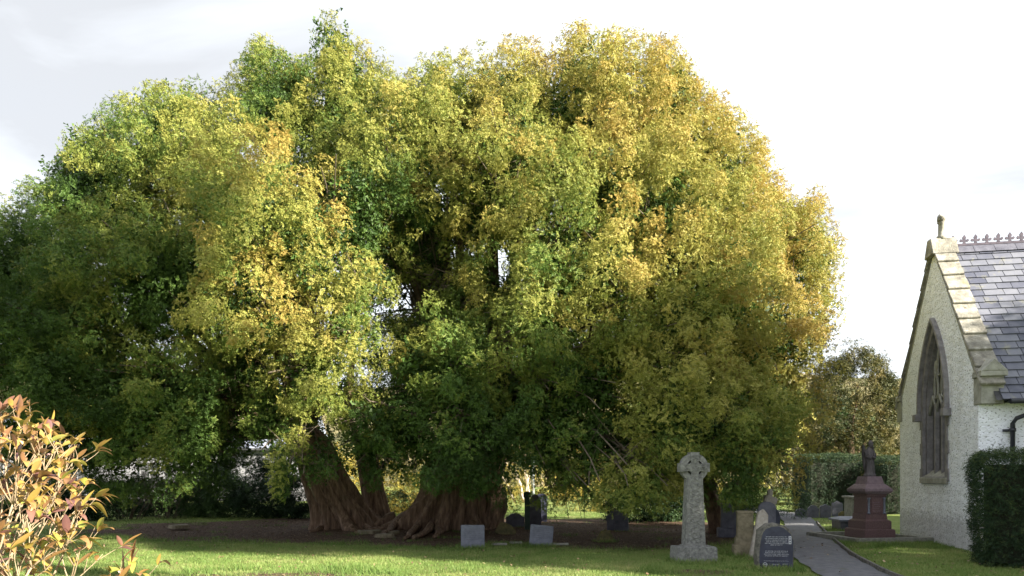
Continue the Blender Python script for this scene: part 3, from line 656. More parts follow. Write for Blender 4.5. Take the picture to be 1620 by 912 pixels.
# two pale square slates
headstone('headstone', 'square', 748, 866, 0.53, 0.53, 0.04, PALESLATE, 'small square pale slate headstone on the lawn edge, left of the leaning one', rz=4)
headstone('headstone', 'square', 855, 864, 0.53, 0.50, 0.04, PALESLATE, 'small square pale slate headstone leaning sideways at the lawn edge', lean=5, rz=-3)
for o in [q for q in COL.objects if q.get('label', '').startswith('small square pale slate')]:
    for k in range(6):
        mb = MB(); line(mb, 0, .44-k*.045, .36-.05*(k % 2), .018, -.0215, .016, 70+k); mb.build('engraving', SLATE, o)
d = 16.9
for px, w in ((790, .35), (816, .3), (885, .42)):
    x, y = G(px, d); mb = MB(); mb.box((0, 0, .01), (w, .10, .05), Matrix.Rotation(.1, 3, 'Z')); o = mb.build('kerb_fragment', CONCRETE, bevel=.01); o.location = (x, y, 0.03)
    tag(o, {790: 'short pale kerb stone lying in the earth right of the upright square slate', 816: 'short pale kerb stone lying just left of the leaning square slate', 885: 'pale kerb stone lying flat just right of the leaning square slate'}[px], 'kerb stone')
    d += .35 if px == 790 else -.35
headstone('headstone', 'boulder', 957, 856, 0.40, 0.32, 0.22, MOSSY, 'low rounded mossy brown stone alone on the bare earth', cat='stone')
headstone('headstone', 'gothic', 797, 846, 0.52, 0.34, 0.10, MOSSY, 'mossy green slab leaning over behind the square slates', lean=30, tilt=-25)
headstone('headstone', 'shouldered', 815, 837, 0.55, 0.42, 0.09, SLATE, 'low dark round-shouldered gravestone behind the mossy leaning slab', rz=6)
headstone('headstone', 'shouldered', 846, 834, 0.40, 1.0, 0.10, SLATE, 'tall narrow dark gravestone right behind the green post', rz=5)
headstone('headstone', 'round', 857, 836, 0.38, 1.02, 0.08, BLACKSLATE, 'tall dark round-topped gravestone under the hanging yew boughs', rz=-4, d=26)
headstone('headstone', 'shouldered', 978, 836, 0.62, 0.62, 0.10, SLATE, 'wide dark gravestone in the shade beneath the yellow-green bough', rz=-14, lean=-4, d=21.5)
headstone('headstone', 'gothic', 780, 834, 0.5, 0.6, 0.08, SLATE, 'dark gravestone half hidden behind the burr of the right trunk', rz=8, d=24.5)
# flat stones
for i, (px, py, w, h, lb) in enumerate([(583, 845, .7, .42, 'largest flat worn stone set in the earth before the yew roots'), (620, 846, .38, .26, 'small flat worn stone in the earth right of the largest one'), (607, 851, .5, .2, 'low flat worn stone nearest the lawn in front of the yew roots'), (285, 838, .6, .3, 'flat grassy stone in the shade left of the yew trunks')]):
    d = F*CAMH/(py-HOR); x, y = G(px, d); mb = MB()
    pts = [(w/2*math.cos(a)*(1+.2*math.sin(3*a+i)), h*math.sin(a)*(1+.15*math.cos(2*a+i))) for a in np.linspace(0, 2*math.pi, 12, endpoint=False)]
    mb.add([(a, b, -.05) for a, b in pts]+[(a*.92, b*.92, .05) for a, b in pts], [tuple(reversed(range(12))), tuple(range(12, 24))]+[(k, (k+1) % 12, (k+1) % 12+12, k+12) for k in range(12)])
    o = mb.build('flat_stone', BUFF, bevel=.012); o.location = (x, y, 0.05 if y < 21 else .09); tag(o, lb, 'stone')
# post
d = F*CAMH/(840-HOR); x, y = G(834, d); po = empty('post', (x, y, 0), 0, 'slim dark green post with a square cap among the gravestones', 'post')
h = 55/F*d; MB().box((0, 0, h/2), (.15, .15, h)).build('shaft', POSTG, po, bevel=.01); mb = MB(); mb.box((0, 0, h+.02), (.22, .22, .14)); mb.box((0, 0, h+.11), (.2, .2, .04), taper=.6); mb.build('cap', POSTG, po, bevel=.01)
x, y = G(843, 36); po = MB().tube([(0, 0, 0), (0, 0, 6.2)], [.09, .06], 10).build('pole', GALV, smooth=True); po.location = (x, y, 0); tag(po, 'thin pale metal pole standing in the sunlit grass beyond the yew', 'pole')

# group by the plaque
d = F*CAMH/(853-HOR); d2 = 19.2
x, y = G(1166, d2); s = d2/F
t = empty('gravestone', (x, y, 0), R(-8), 'very tall wide grey slate gravestone half under the yew, behind the brown one', 'gravestone')
mb = MB(); mb.prism([(a*s, b*s) for a, b in [(-25, 12), (25, 12), (24, 70), (18, 84), (6, 90), (-6, 90), (-18, 84), (-24, 70)]], -.08, .08); mb.build('slab', SLATE, t, bevel=.012); MB().box((0, 0, .1), (60*s, .4, .3)).build('plinth', SLATE, t, bevel=.015)
d2 = F*CAMH/(879-HOR); x, y = G(1178, d2); s = d2/F
t = empty('gravestone', (x, y, 0), R(-10), 'thick square-topped brown stone on a stepped plinth, right of the cross', 'gravestone')
MB().box((0, 0, .1), (36*s, .42, .24)).build('plinth', BUFF, t, bevel=.015)
mb = MB(); mb.box((0, 0, .3), (30*s, .3, .18), taper=.9); mb.box((0, 0, .31+.27), (24*s, .22, .56)); mb.box((0, 0, .31+.56), (25.5*s, .24, .05)); mb.build('slab', BUFF, t, bevel=.01)
headstone('gravestone', 'pointed', 1198, 883, 0.34, 0.98, 0.14, PALESTONE, 'slim pale pointed stone leaning behind the lettered slab', lean=6, rz=-10)
headstone('gravestone', 'round', 1213, 862, 0.36, 1.05, 0.12, SLATE, 'dark upright round-topped slate between the pale pointed stone and the path', rz=-12, d=15.9)
headstone('gravestone', 'gothic', 1221, 858, 0.36, 0.94, 0.10, BLACKSLATE, 'dark pointed slate nearest the path, just behind its round-topped neighbour', rz=-20, d=16.9)
x, y = G(1218, 18.2); mb = MB(); mb.box((0, 0, .4), (.26, .2, 1.0)); mb.box((0, 0, 1.0), (.30, .22, .2), Matrix.Rotation(.3, 3, 'Y')); mb.box((0, 0, 1.18), (.12, .12, .2)); o = mb.build('gravestone', PALESTONE, bevel=.03)
o.location = (x, y, 0); tag(o, 'pale sunlit stone top peeping above the dark slates by the path', 'gravestone')

# far row
G1 = 'old slate gravestones in a row before the clipped hedge'
for px, w, h, k, lb, rz in [(1267, 18, 16, 'gothic', 'low slate at the left end of the far row by the path', 3), (1286, 18, 21, 'shouldered', 'second slate from the left in the far row', -4), (1305.5, 18, 23, 'ogee', 'wavy-topped slate in the middle of the far row', 2), (1324.5, 17, 26, 'ogee', 'tallest slate at the right end of the far row', -3)]:
    d = F*CAMH/(819-HOR)+(.8 if px > 1320 else 0); headstone('gravestone', k, px, 819, w/F*d, h/F*d, .09, SLATE, lb, rz=rz, group=G1, d=d, lean=random.uniform(-2, 2))
headstone('gravestone', 'round', 1334, 818, .36, .3, .1, MOSSY, 'tiny mossy stone between the far slates and the chest tomb', d=28)
headstone('gravestone', 'gothic', 1352, 818, .5, .6, .1, SLATE, 'grey slate mostly hidden behind the chest tomb', d=30)
# chest tomb (upright) and low tomb
d = F*CAMH/(822.5-HOR); s = d/F; x, y = G(1354, d); t = empty('chest_tomb', (x, y, 0), R(-6), 'pale grey upright chest tomb with a thin overhanging slab, behind the red monument', 'tomb')
MB().box((0, 0, .4), (23*s, .9, .8)).build('chest', CONCRETE, t, bevel=.015); MB().box((0, 0, .83), (29*s, 1.05, .06)).build('lid', CONCRETE, t, bevel=.01)
d = F*CAMH/(841-HOR); s = d/F; x, y = G(1341, d+.5); t = empty('chest_tomb', (x, y, 0), R(-6), 'low dark table tomb with a pale sloping lid left of the red monument', 'tomb')
MB().box((0, 0, .13), (36*s, .8, .3)).build('chest', SLATE, t, bevel=.012)
mb = MB(); mb.add([(-.4, -.5, .28), (.4, -.5, .28), (.4, .5, .28), (-.4, .5, .28), (-.4, -.5, .33), (.4, -.5, .33), (.4, .5, .33), (-.4, .5, .33), (-.25, 0, .41), (.25, 0, .41)], [(3, 2, 1, 0), (0, 1, 5, 4), (1, 2, 6, 5), (2, 3, 7, 6), (3, 0, 4, 7), (4, 5, 9, 8), (5, 6, 9), (6, 7, 8, 9), (7, 4, 8)]); mb.build('lid', PALESLATE, t)

# red granite monument
d = F*CAMH/(858-HOR); s = d/F; x, y = G(1384, d)
mo = empty('pedestal_monument', (x, y+.45, .03), R(9), 'red granite pedestal grave monument with a dark winged statue beside the church', 'monument')
mo.scale = (.88, .88, 1); mo.location.x += .09
def frus(mb, z0, z1, w0, w1):
    mb.add([(-w0/2, -w0/2, z0), (w0/2, -w0/2, z0), (w0/2, w0/2, z0), (-w0/2, w0/2, z0), (-w1/2, -w1/2, z1), (w1/2, -w1/2, z1), (w1/2, w1/2, z1), (-w1/2, w1/2, z1)], [(3, 2, 1, 0), (4, 5, 6, 7), (0, 1, 5, 4), (1, 2, 6, 5), (2, 3, 7, 6), (3, 0, 4, 7)])
def zz(py): return (858-py)*s
mb = MB(); frus(mb, -.1, zz(842), 61*s, 61*s); frus(mb, zz(842), zz(840), 61*s, 57*s); mb.build('lower_step', PINK, mo, bevel=.008)
mb = MB(); frus(mb, zz(840), zz(828), 52*s, 52*s); frus(mb, zz(828), zz(825), 52*s, 44*s); mb.build('upper_step', PINK, mo, bevel=.008)
mb = MB(); frus(mb, zz(825.5), zz(816), 42*s, 41*s); frus(mb, zz(816), zz(788), 39*s, 37.5*s); frus(mb, zz(788), zz(784), 41*s, 41*s); die = mb.build('die', PINK, mo, bevel=.006)
mb = MB()
mb.box((0, -19.6*s, zz(802)), (21*s, .02, 25*s))
ip = mb.build('inscription_panel', PINK, die, bevel=.004)
for k in range(6): mb = MB(); line(mb, 0, zz(798+k*3.2 if k < 5 else 812.5), (15-(k % 2)*3)*s, 1.2*s, -19.6*s-.012, 1.0*s, 40+k); mb.build('engraving', PINKTOP, ip)
for sx in (-1, 1):
    for sy in (-1, 1):
        mb = MB(); xx, yy = sx*15.5*s, sy*20.3*s
        mb.tube([(xx, yy, zz(816)), (xx, yy, zz(814)), (xx, yy, zz(813)), (xx, yy, zz(793)), (xx, yy, zz(792)), (xx, yy, zz(790))], [2.9*s, 2.7*s, 2.0*s, 1.9*s, 2.6*s, 2.9*s], 12); mb.build('column', GREYCOL, mo, smooth=True)
mb = MB(); frus(mb, zz(784), zz(780), 47*s, 55*s); frus(mb, zz(780), zz(776), 55.5*s, 55.5*s); frus(mb, zz(776), zz(768), 54*s, 37*s); mb.build('cornice', PINKTOP, mo, bevel=.006)
mb = MB(); frus(mb, zz(768), zz(756), 35*s, 29*s); mb.build('cap_block', PINKTOP, mo, bevel=.006)
# statue: draped winged figure
st = MB(); zb = zz(756)
prof = [(0, .17, .15), (.04, .175, .15), (.07, .13, .12), (.12, .135, .12), (.25, .12, .11), (.4, .105, .10), (.52, .115, .095), (.6, .12, .09), (.66, .10, .075), (.70, .05, .05), (.73, .042, .045)]
rings = []; nn_ = 28
for z, a, b in prof:
    for k in range(nn_):
        an = 2*math.pi*k/nn_; f = 1+(.10*math.sin(an*7+z*9) if .05 < z < .6 else 0)
        st.v.append((a*f*math.cos(an)+.02*math.sin(z*6), b*f*math.sin(an), zb+z))
for i in range(len(prof)-1):
    for k in range(nn_): st.f.append((i*nn_+k, i*nn_+(k+1) % nn_, (i+1)*nn_+(k+1) % nn_, (i+1)*nn_+k))
st.f.append(tuple(reversed(range(nn_))))
st.tube([(0.02, -.01, zb+.71), (.015, -.025, zb+.76), (.01, -.035, zb+.81), (.005, -.03, zb+.86), (0, -.02, zb+.885)], [.04, .062, .07, .055, .02], 14)
for sx in (-1, 1): st.tube([(sx*.11, 0, zb+.62), (sx*.135, -.05, zb+.5), (sx*.06, -.13, zb+.44), (-sx*.01, -.12, zb+.5)], [.045, .042, .035, .025], 10)
stt = st.build('winged_figure', STATUE, mo, smooth=True)
for sx in (-1, 1):
    mb = MB(); mb.prism([(sx*.03, zb+.5), (sx*.10, zb+.74), (sx*.14, zb+.80), (sx*.17, zb+.76), (sx*.18, zb+.6), (sx*.165, zb+.4), (sx*.13, zb+.22), (sx*.09, zb+.12), (sx*.05, zb+.3)], .05, .11)
    mb.build('wing', STATUE, stt, bevel=.015)
# grave kerb
k = empty('grave_kerb', (x+.22, y+.3, 0), R(9), 'low stone kerb laid around the foot of the red monument', 'kerb')
mb = MB(); mb.box((0, -.62, .05), (1.96, .16, .16)); mb.box((-.9, .43, .05), (.16, 1.92, .14)); mb.box((.9, .43, .05), (.14, 1.92, .14)); mb.box((0, 1.48, .05), (1.96, .14, .14)); mb.build('kerb_edge', CONCRETE, k, bevel=.012)

# ------------------------------------------------------------ far cottage
def P0(px, d): x, y = G(px, d); return Vector((x, y, 0))
cot = empty('cottage', (0, 0, 0), 0, 'long pale rendered cottage with a light slate roof seen through the yew on the left', 'house')
xa, xb, yd = -34, -13, 46
MB().box(((xa+xb)/2, yd+3, 1.6), (xb-xa, 6, 3.6)).build('wall', COTTAGE, cot)
mb = MB(); mb.add([(xa-.3, yd-.35, 3.3), (xb+.3, yd-.35, 3.3), (xb+.3, yd+3, 5.7), (xa-.3, yd+3, 5.7), (xa-.3, yd+6.35, 3.3), (xb+.3, yd+6.35, 3.3)], [(0, 1, 2, 3), (3, 2, 5, 4), (0, 3, 4), (1, 5, 2)])
LROOF = mat('light_slate_roof', [(0.4, (0.17, 0.19, 0.24)), (0.6, (0.22, 0.24, 0.30))], 3)
cr2 = mb.build('roof', LROOF, cot)
MB().box(((xa+xb)/2, yd-.38, 3.24), (xb-xa+.6, .12, .12)).build('gutter', DARKTRIM, cot)
for xw in (-31, -27, -22.5, -18):
    w_ = MB().box((xw, yd-.01, 1.9), (1.2, .06, 1.1)).build('window', DARKTRIM, cot); mb = MB()
    for q in (-.6, 0, .6): mb.box((xw+q, yd-.05, 1.9), (.07, .05, 1.15))
    for q in (-.55, 0, .55): mb.box((xw, yd-.055, 1.9+q), (1.26, .05, .07))
    mb.build('frame', COTTAGE, w_)

# ------------------------------------------------------------ vegetation
def limb_pts(a, b, sag=0.15, n=9, wob=0.25, seed=0):
    a, b = Vector(a), Vector(b); L_ = (b-a).length; out = []
    for i in range(n):
        t = i/(n-1); p = a.lerp(b, t)
        p.z += sag*L_*math.sin(math.pi*t)
        w = wob*math.sin(math.pi*min(1, t*1.2))
        p += Vector((mnoise.noise(Vector((t*3, seed, 0))), mnoise.noise(Vector((t*3, seed, 5))), mnoise.noise(Vector((t*3, seed, 9)))))*w*2
        out.append(p)
    return out

# lobes: px, py, depth, half width px, half height px, half depth m, golden 0..1, density
LOBES = [
 (40, 430, 18.5, 110, 130, 2.4, .24, 1), (165, 310, 19.5, 110, 140, 2.6, .28, 1), (285, 235, 20, 120, 118, 2.8, .38, 1), (440, 165, 21, 78, 105, 2.0, .35, .8),
 (550, 180, 20.5, 82, 120, 2.2, .50, 1), (520, 75, 20.5, 26, 62, .8, .6, 1), (700, 200, 21, 105, 115, 2.6, .50, 1), (820, 192, 20, 105, 120, 2.6, .62, 1), (925, 180, 20, 105, 130, 2.8, .66, 1),
 (1035, 205, 20, 82, 140, 2.6, .74, 1), (1125, 290, 20, 80, 135, 2.6, .78, 1), (1170, 400, 20, 66, 140, 2.4, .80, 1), (1262, 410, 20, 44, 110, 1.8, .80, 1), (1215, 540, 19.3, 72, 120, 2.3, .74, 1),
 (1205, 650, 18.8, 70, 90, 2.0, .60, 1), (1150, 690, 17.2, 80, 100, 1.8, .42, 1),
 (90, 560, 17.5, 150, 140, 2.4, .22, 1), (250, 440, 17.6, 120, 140, 2.2, .30, 1), (400, 330, 17.6, 115, 120, 2.2, .40, 1), (470, 390, 16.2, 95, 120, 1.6, .60, 1), (400, 490, 16.0, 95, 60, 1.3, .58, .9), (565, 330, 17.5, 75, 100, 1.8, .50, 1),
 (560, 440, 16.6, 75, 45, 1.2, .50, .8), (480, 580, 15.8, 60, 55, 1.0, .56, .8), (545, 525, 16.2, 60, 35, .9, .46, .8),
 (810, 270, 17.8, 100, 130, 2.0, .58, 1), (880, 400, 16.8, 75, 75, 1.4, .56, 1), (960, 330, 17.6, 85, 150, 2.0, .58, 1), (1060, 380, 17.6, 90, 160, 2.2, .66, 1), (1150, 480, 17.6, 90, 140, 2.2, .72, 1),
 (950, 440, 16.4, 90, 80, 1.6, .55, 1), (1040, 540, 16.6, 100, 110, 1.8, .60, 1), (860, 510, 16.6, 80, 55, 1.2, .46, .9), (930, 610, 16.2, 100, 80, 1.5, .32, 1), (1080, 650, 16.2, 90, 90, 1.5, .36, 1),
 (1010, 768, 15.2, 95, 66, 1.4, .46, 1), (930, 790, 16.2, 70, 56, 1.2, .30, 1), (700, 590, 17.0, 95, 60, 1.6, .24, 1), (620, 665, 16.6, 110, 58, 1.5, .24, 1), (745, 680, 16.6, 90, 58, 1.4, .24, 1), (870, 690, 16.4, 80, 80, 1.3, .30, 1),
 (480, 730, 16.2, 75, 42, 1.1, .34, 1), (230, 620, 17.5, 120, 75, 1.8, .28, 1), (370, 570, 18.2, 90, 70, 1.7, .32, .9), (60, 680, 18.0, 90, 60, 1.6, .22, .9), (180, 690, 18.3, 90, 40, 1.4, .22, .7), (330, 680, 18.6, 90, 45, 1.4, .22, .7),
 (890, 765, 17.2, 50, 42, .9, .26, .9), (960, 720, 17.0, 70, 60, 1.2, .36, 1), (1120, 770, 17.0, 60, 45, 1.0, .36, 1), (1040, 760, 18.5, 90, 55, 1.2, .2, .8), (660, 450, 20.5, 95, 130, 2.2, .22, .8), (760, 490, 20.0, 55, 60, 1.6, .3, .7), (630, 300, 19.3, 75, 110, 1.8, .38, 1), (700, 330, 19.2, 60, 70, 1.5, .40, .9), (760, 330, 18.5, 60, 60, 1.3, .45, .9), (670, 540, 18.6, 70, 50, 1.3, .22, .9), (800, 440, 18.3, 55, 45, 1.1, .42, .8), (640, 390, 18.8, 45, 60, 1.0, .35, .7),
 (590, 712, 16.9, 85, 48, 1.0, .24, 1), (715, 722, 16.9, 85, 44, 1.0, .24, 1), (300, 705, 17.8, 80, 50, 1.2, .24, .9), (40, 735, 18.2, 80, 45, 1.3, .2, .8), (165, 715, 18.6, 70, 36, 1.2, .22, .8), (900, 768, 16.9, 66, 52, 1.0, .28, 1), (1010, 700, 17.0, 70, 60, 1.2, .30, 1), (430, 650, 17.4, 60, 45, 1.2, .26, 1), (1095, 775, 17.2, 60, 44, 1.1, .32, 1), (1215, 740, 18.2, 55, 50, 1.2, .46, 1), (800, 690, 17.0, 70, 60, 1.2, .26, 1), (-90, 470, 19.0, 110, 190, 2.8, .25, .8), (790, 620, 17.5, 70, 60, 1.4, .28, .9),
]
LB = []
for (px, py, d, rx, ry, rd, gold, dens) in LOBES:
    c = P(px, py, d); LB.append((np.array(c), np.array([rx*d/F, rd, ry*d/F]), gold, dens, False))
# smaller protruding boughs that break the big lobes up
rb = np.random.default_rng(5); main = list(LB)
for (c, r, gold, dens, back) in main:
    for k in range(int(2+.5*r[0]*r[2])):
        u = rb.normal(size=3); u[1] = -abs(u[1])*.8; u /= np.linalg.norm(u); q = c+u*(np.maximum(r-.40, r*.55))
        if q[2] < 2.2 or mnoise.noise(Vector(tuple(q*.75))) < -.12: continue
        w_ = rb.uniform(.50, .95)
        LB.append((q, np.array([w_+.1, w_+.1, w_*rb.uniform(1.0, 1.7)+.1]), gold+rb.normal()*.10+.03, 1.1, None))
# rear half of the crown
for (x, y, z, rx, ry, rz, g) in [(-11, 24, 6.5, 4, 4, 4.2, .3), (-6, 27, 8, 4.5, 4, 5, .35), (0, 28, 8.5, 5, 4, 5.2, .4), (5, 26, 7.5, 4, 4, 5, .5), (8, 23, 6, 2.6, 3, 4.4, .6), (-3, 24, 11, 5, 3.4, 3, .5), (3, 23.5, 11, 4, 3.4, 3, .6)]:
    LB.append((np.array([x, y, z]), np.array([rx, ry, rz]), g, .55, True))

def lobe_clumps(LB, spacing=.70, per=9, cut=0.8, zmin=1.0):
    """boughs: spaced tufts standing out of the lobe surfaces, each a cone of clumps with a deep valley round it"""
    pos = []; ax = []; sz = []; ti = []; grid = {}
    C = np.array([l[0] for l in LB]); RR = np.array([l[1] for l in LB])
    order = sorted(range(len(LB)), key=lambda k: 0 if LB[k][4] is None else 1)
    for li in order:
        c, r, gold, dens, back = LB[li]; small = back is None; back = bool(back)
        area = 4*math.pi*((r[0]*r[1])**1.6/3+(r[0]*r[2])**1.6/3+(r[1]*r[2])**1.6/3)**(1/1.6)
        u = unit(int(area*(8 if not back else 2.5)*min(dens, 1))+10)
        u = u[(u[:, 1] < 0.45) if not back else (u[:, 1] > -0.5)]
        q = c+u*(r*.9 if small else np.maximum(r-0.75, r*.5))*(1+(0.05 if small else 0.13)*RNG.normal(size=(len(u), 1)).clip(-1.5, 1.2))
        nor = nrm(u/r); dd = np.linalg.norm((q[:, None]-C[None])/RR[None], axis=2); dd[:, li] = 9
        ok = dd.min(1) > (cut-.12 if not small else .62); q = q[ok]; nor = nor[ok]
        sel = []
        sp = spacing if not back else 1.0
        for k, v in enumerate(q):
            if not back and mnoise.noise(Vector(tuple(v*.75))) < -.38: continue
            key = tuple(np.floor(v/sp).astype(int)); bad = False
            for a in (-1, 0, 1):
                for b in (-1, 0, 1):
                    for e in (-1, 0, 1):
                        for w in grid.get((key[0]+a, key[1]+b, key[2]+e), ()):
                            if (w[0]-v[0])**2+(w[1]-v[1])**2+(w[2]-v[2])**2 < sp*sp: bad = True
            if not bad: grid.setdefault(key, []).append(tuple(v)); sel.append(k)
        if not sel: continue
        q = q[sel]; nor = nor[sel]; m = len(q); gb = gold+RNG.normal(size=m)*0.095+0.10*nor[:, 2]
        A = nrm(nor*.85+RNG.normal(size=(m, 3))*.28+np.array([0, 0, 1.0])*np.where(nor[:, 2] > -.25, .42, -.05)[:, None])
        bl = (.75+.5*RNG.random(m))
        qq = np.repeat(q, per, 0); AA = np.repeat(A, per, 0); gg = np.repeat(gb, per); bb = np.repeat(bl, per)
        v = np.tile(np.linspace(0, 1, per), m)
        tang = RNG.normal(size=(len(qq), 3)); tang -= AA*np.sum(tang*AA, 1)[:, None]; tang = nrm(tang)
        qq = qq+AA*((v*1.0-.55)*bb)[:, None]+tang*(.46*(1.05-v)**.8*bb)[:, None]
        qq[:, 2] -= .10*(1-v)
        a = nrm(AA*.7+tang*(.75*(1-v))[:, None]+RNG.normal(size=(len(qq), 3))*.15)
        s_ = (.42+.26*RNG.random(len(qq)))*(1.1-.2*v)
        ok = qq[:, 2] > zmin
        pos.append(qq[ok]); ax.append(a[ok]); sz.append(s_[ok]); ti.append(np.clip(gg[ok]+.10*(v[ok]-.5)+RNG.normal(size=ok.sum())*0.04, 0.02, .95))
    return np.concatenate(pos), np.concatenate(ax), np.concatenate(sz), np.concatenate(ti)
pos, ax, sz, ti = lobe_clumps(LB)
# silhouette plumes rising at the top of the crown
plume = [(20, 300, 18.5), (45, 275, 18.5), (118, 215, 19.5), (160, 165, 19.5), (375, 100, 21), (405, 60, 21), (425, 52, 21), (470, 80, 21), (517, 20, 20.5), (540, 40, 20.5), (565, 55, 20.5), (600, 68, 20.5), (640, 105, 21), (700, 80, 21), (760, 65, 20), (835, 52, 20), (912, 28, 20), (940, 42, 20), (995, 38, 20), (1040, 48, 20), (1065, 58, 20), (1085, 80, 20), (1118, 135, 20), (1150, 155, 20), (1178, 160, 20), (1205, 220, 20), (1255, 300, 20), (1290, 285, 20), (1310, 330, 20)]
pp = []
for (px, py, d) in list(plume):      # extra ragged shoots between the peaks
    plume.append((px+random.uniform(-28, 28), py+random.uniform(16, 34), d+random.uniform(-1, 1)))
for (px, py) in [(1318, 360), (1322, 430), (1316, 500), (1306, 570), (1290, 630), (1262, 690), (1236, 250), (1200, 185), (78, 270), (10, 310), (95, 235), (135, 190), (190, 140), (270, 112), (320, 112)]: plume.append((px-10, py+6, 19.8))
for (px, py, d) in plume:
    for k in range(5):
        q = P(px+random.uniform(-5-2*k, 5+2*k), py+26+k*14, d); pp.append((q.x+random.uniform(-.1,.1), q.y, q.z-.1))
pp = np.array(pp); pn = len(pp)
pax = nrm(np.tile([0, -.1, 1.0], (pn, 1))+RNG.normal(size=(pn, 3))*.25)
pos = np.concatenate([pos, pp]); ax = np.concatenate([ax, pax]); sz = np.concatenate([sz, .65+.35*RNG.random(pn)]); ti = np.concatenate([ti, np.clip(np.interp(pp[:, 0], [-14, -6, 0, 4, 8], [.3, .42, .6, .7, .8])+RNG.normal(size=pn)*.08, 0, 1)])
# openings where the sky and the hollow heart of the tree show
def proj(q): return 810+q[:, 0]/q[:, 1]*F, HOR-(q[:, 2]-CAMH)/q[:, 1]*F
hx, hy = proj(pos)
HOLES = [(732, 388, 22, 22), (655, 470, 26, 34), (492, 468, 16, 9), (533, 500, 20, 13), (700, 320, 14, 20), (780, 505, 10, 32), (985, 290, 12, 8), (795, 420, 16, 40), (715, 660, 10, 14), (826, 770, 26, 34), (655, 812, 165, 44), (215, 745, 60, 18), (120, 690, 36, 14), (400, 703, 34, 12), (420, 560, 20, 12), (345, 620, 30, 14), (520, 775, 50, 30), (600, 490, 30, 16)]
OUTL = [(-400, 330), (0, 325), (20, 300), (45, 262), (75, 285), (110, 212), (150, 190), (165, 160), (230, 122), (330, 115), (362, 118), (375, 80), (400, 55), (430, 46), (460, 78), (498, 75), (508, 8), (530, 14), (548, 46), (600, 56), (622, 75), (645, 100), (700, 75), (750, 60), (830, 48), (880, 45), (908, 20), (950, 36), (990, 28), (1010, 48), (1040, 40), (1070, 52), (1090, 80), (1105, 120), (1150, 142), (1182, 148), (1197, 200), (1225, 245), (1242, 288), (1262, 298), (1290, 270), (1308, 298), (1328, 340), (1328, 450), (1322, 540), (1308, 600), (1290, 650), (1262, 700), (1240, 745), (1200, 800), (1190, 900), (-400, 900)]
def inside(x, y):
    r_ = np.zeros(len(x), bool); n_ = len(OUTL)
    for i in range(n_):
        (x0, y0), (x1, y1) = OUTL[i], OUTL[(i+1) % n_]
        c_ = ((y0 > y) != (y1 > y)) & (x < (x1-x0)*(y-y0)/((y1-y0) or 1e-9)+x0); r_ ^= c_
    return r_
keep = np.ones(len(pos), bool)
mg = 15+7*RNG.random(len(pos))
for (ox, oy) in ((-1, 0), (1, 0), (0, -1), (.7, -.7), (-.7, -.7)): keep &= inside(hx+ox*mg, hy+oy*mg) | (np.arange(len(pos)) >= len(pos)-pn)
for (a, b, ra, rb) in HOLES: keep &= ((hx-a)/ra)**2+((hy-b)/rb)**2 > 1
pos, ax, sz, ti = pos[keep], ax[keep], sz[keep], ti[keep]
front = pos[:, 1] < 22.5
print('clumps', len(pos), front.sum())
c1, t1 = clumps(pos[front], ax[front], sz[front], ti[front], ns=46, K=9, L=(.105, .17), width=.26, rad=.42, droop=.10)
# sparse older, darker shoots inside the crown
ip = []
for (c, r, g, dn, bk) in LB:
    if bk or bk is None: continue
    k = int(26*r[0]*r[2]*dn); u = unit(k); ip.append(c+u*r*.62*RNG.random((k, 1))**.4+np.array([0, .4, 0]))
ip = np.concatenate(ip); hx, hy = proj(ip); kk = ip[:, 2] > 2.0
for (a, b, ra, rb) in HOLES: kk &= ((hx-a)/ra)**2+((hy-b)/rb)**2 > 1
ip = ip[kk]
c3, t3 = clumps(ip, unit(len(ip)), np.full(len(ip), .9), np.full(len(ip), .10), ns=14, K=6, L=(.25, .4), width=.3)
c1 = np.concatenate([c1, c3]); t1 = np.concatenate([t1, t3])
c2, t2 = clumps(pos[~front], ax[~front], sz[~front]*1.4, ti[~front], ns=12, K=7, L=(.25, .45), width=.3)
print('tris', len(c1)+len(c2))
yew = empty('yew_tree', (-2.5, 22.8, 0.05), 0, 'enormous ancient spreading yew with golden-green foliage and split hollow trunks', 'tree')
yo = np.array([-2.5, 22.8, 0.05])
tri_mesh('crown', np.concatenate([c1, c2])-yo, np.concatenate([t1, t2]), YEWLEAF, yew)

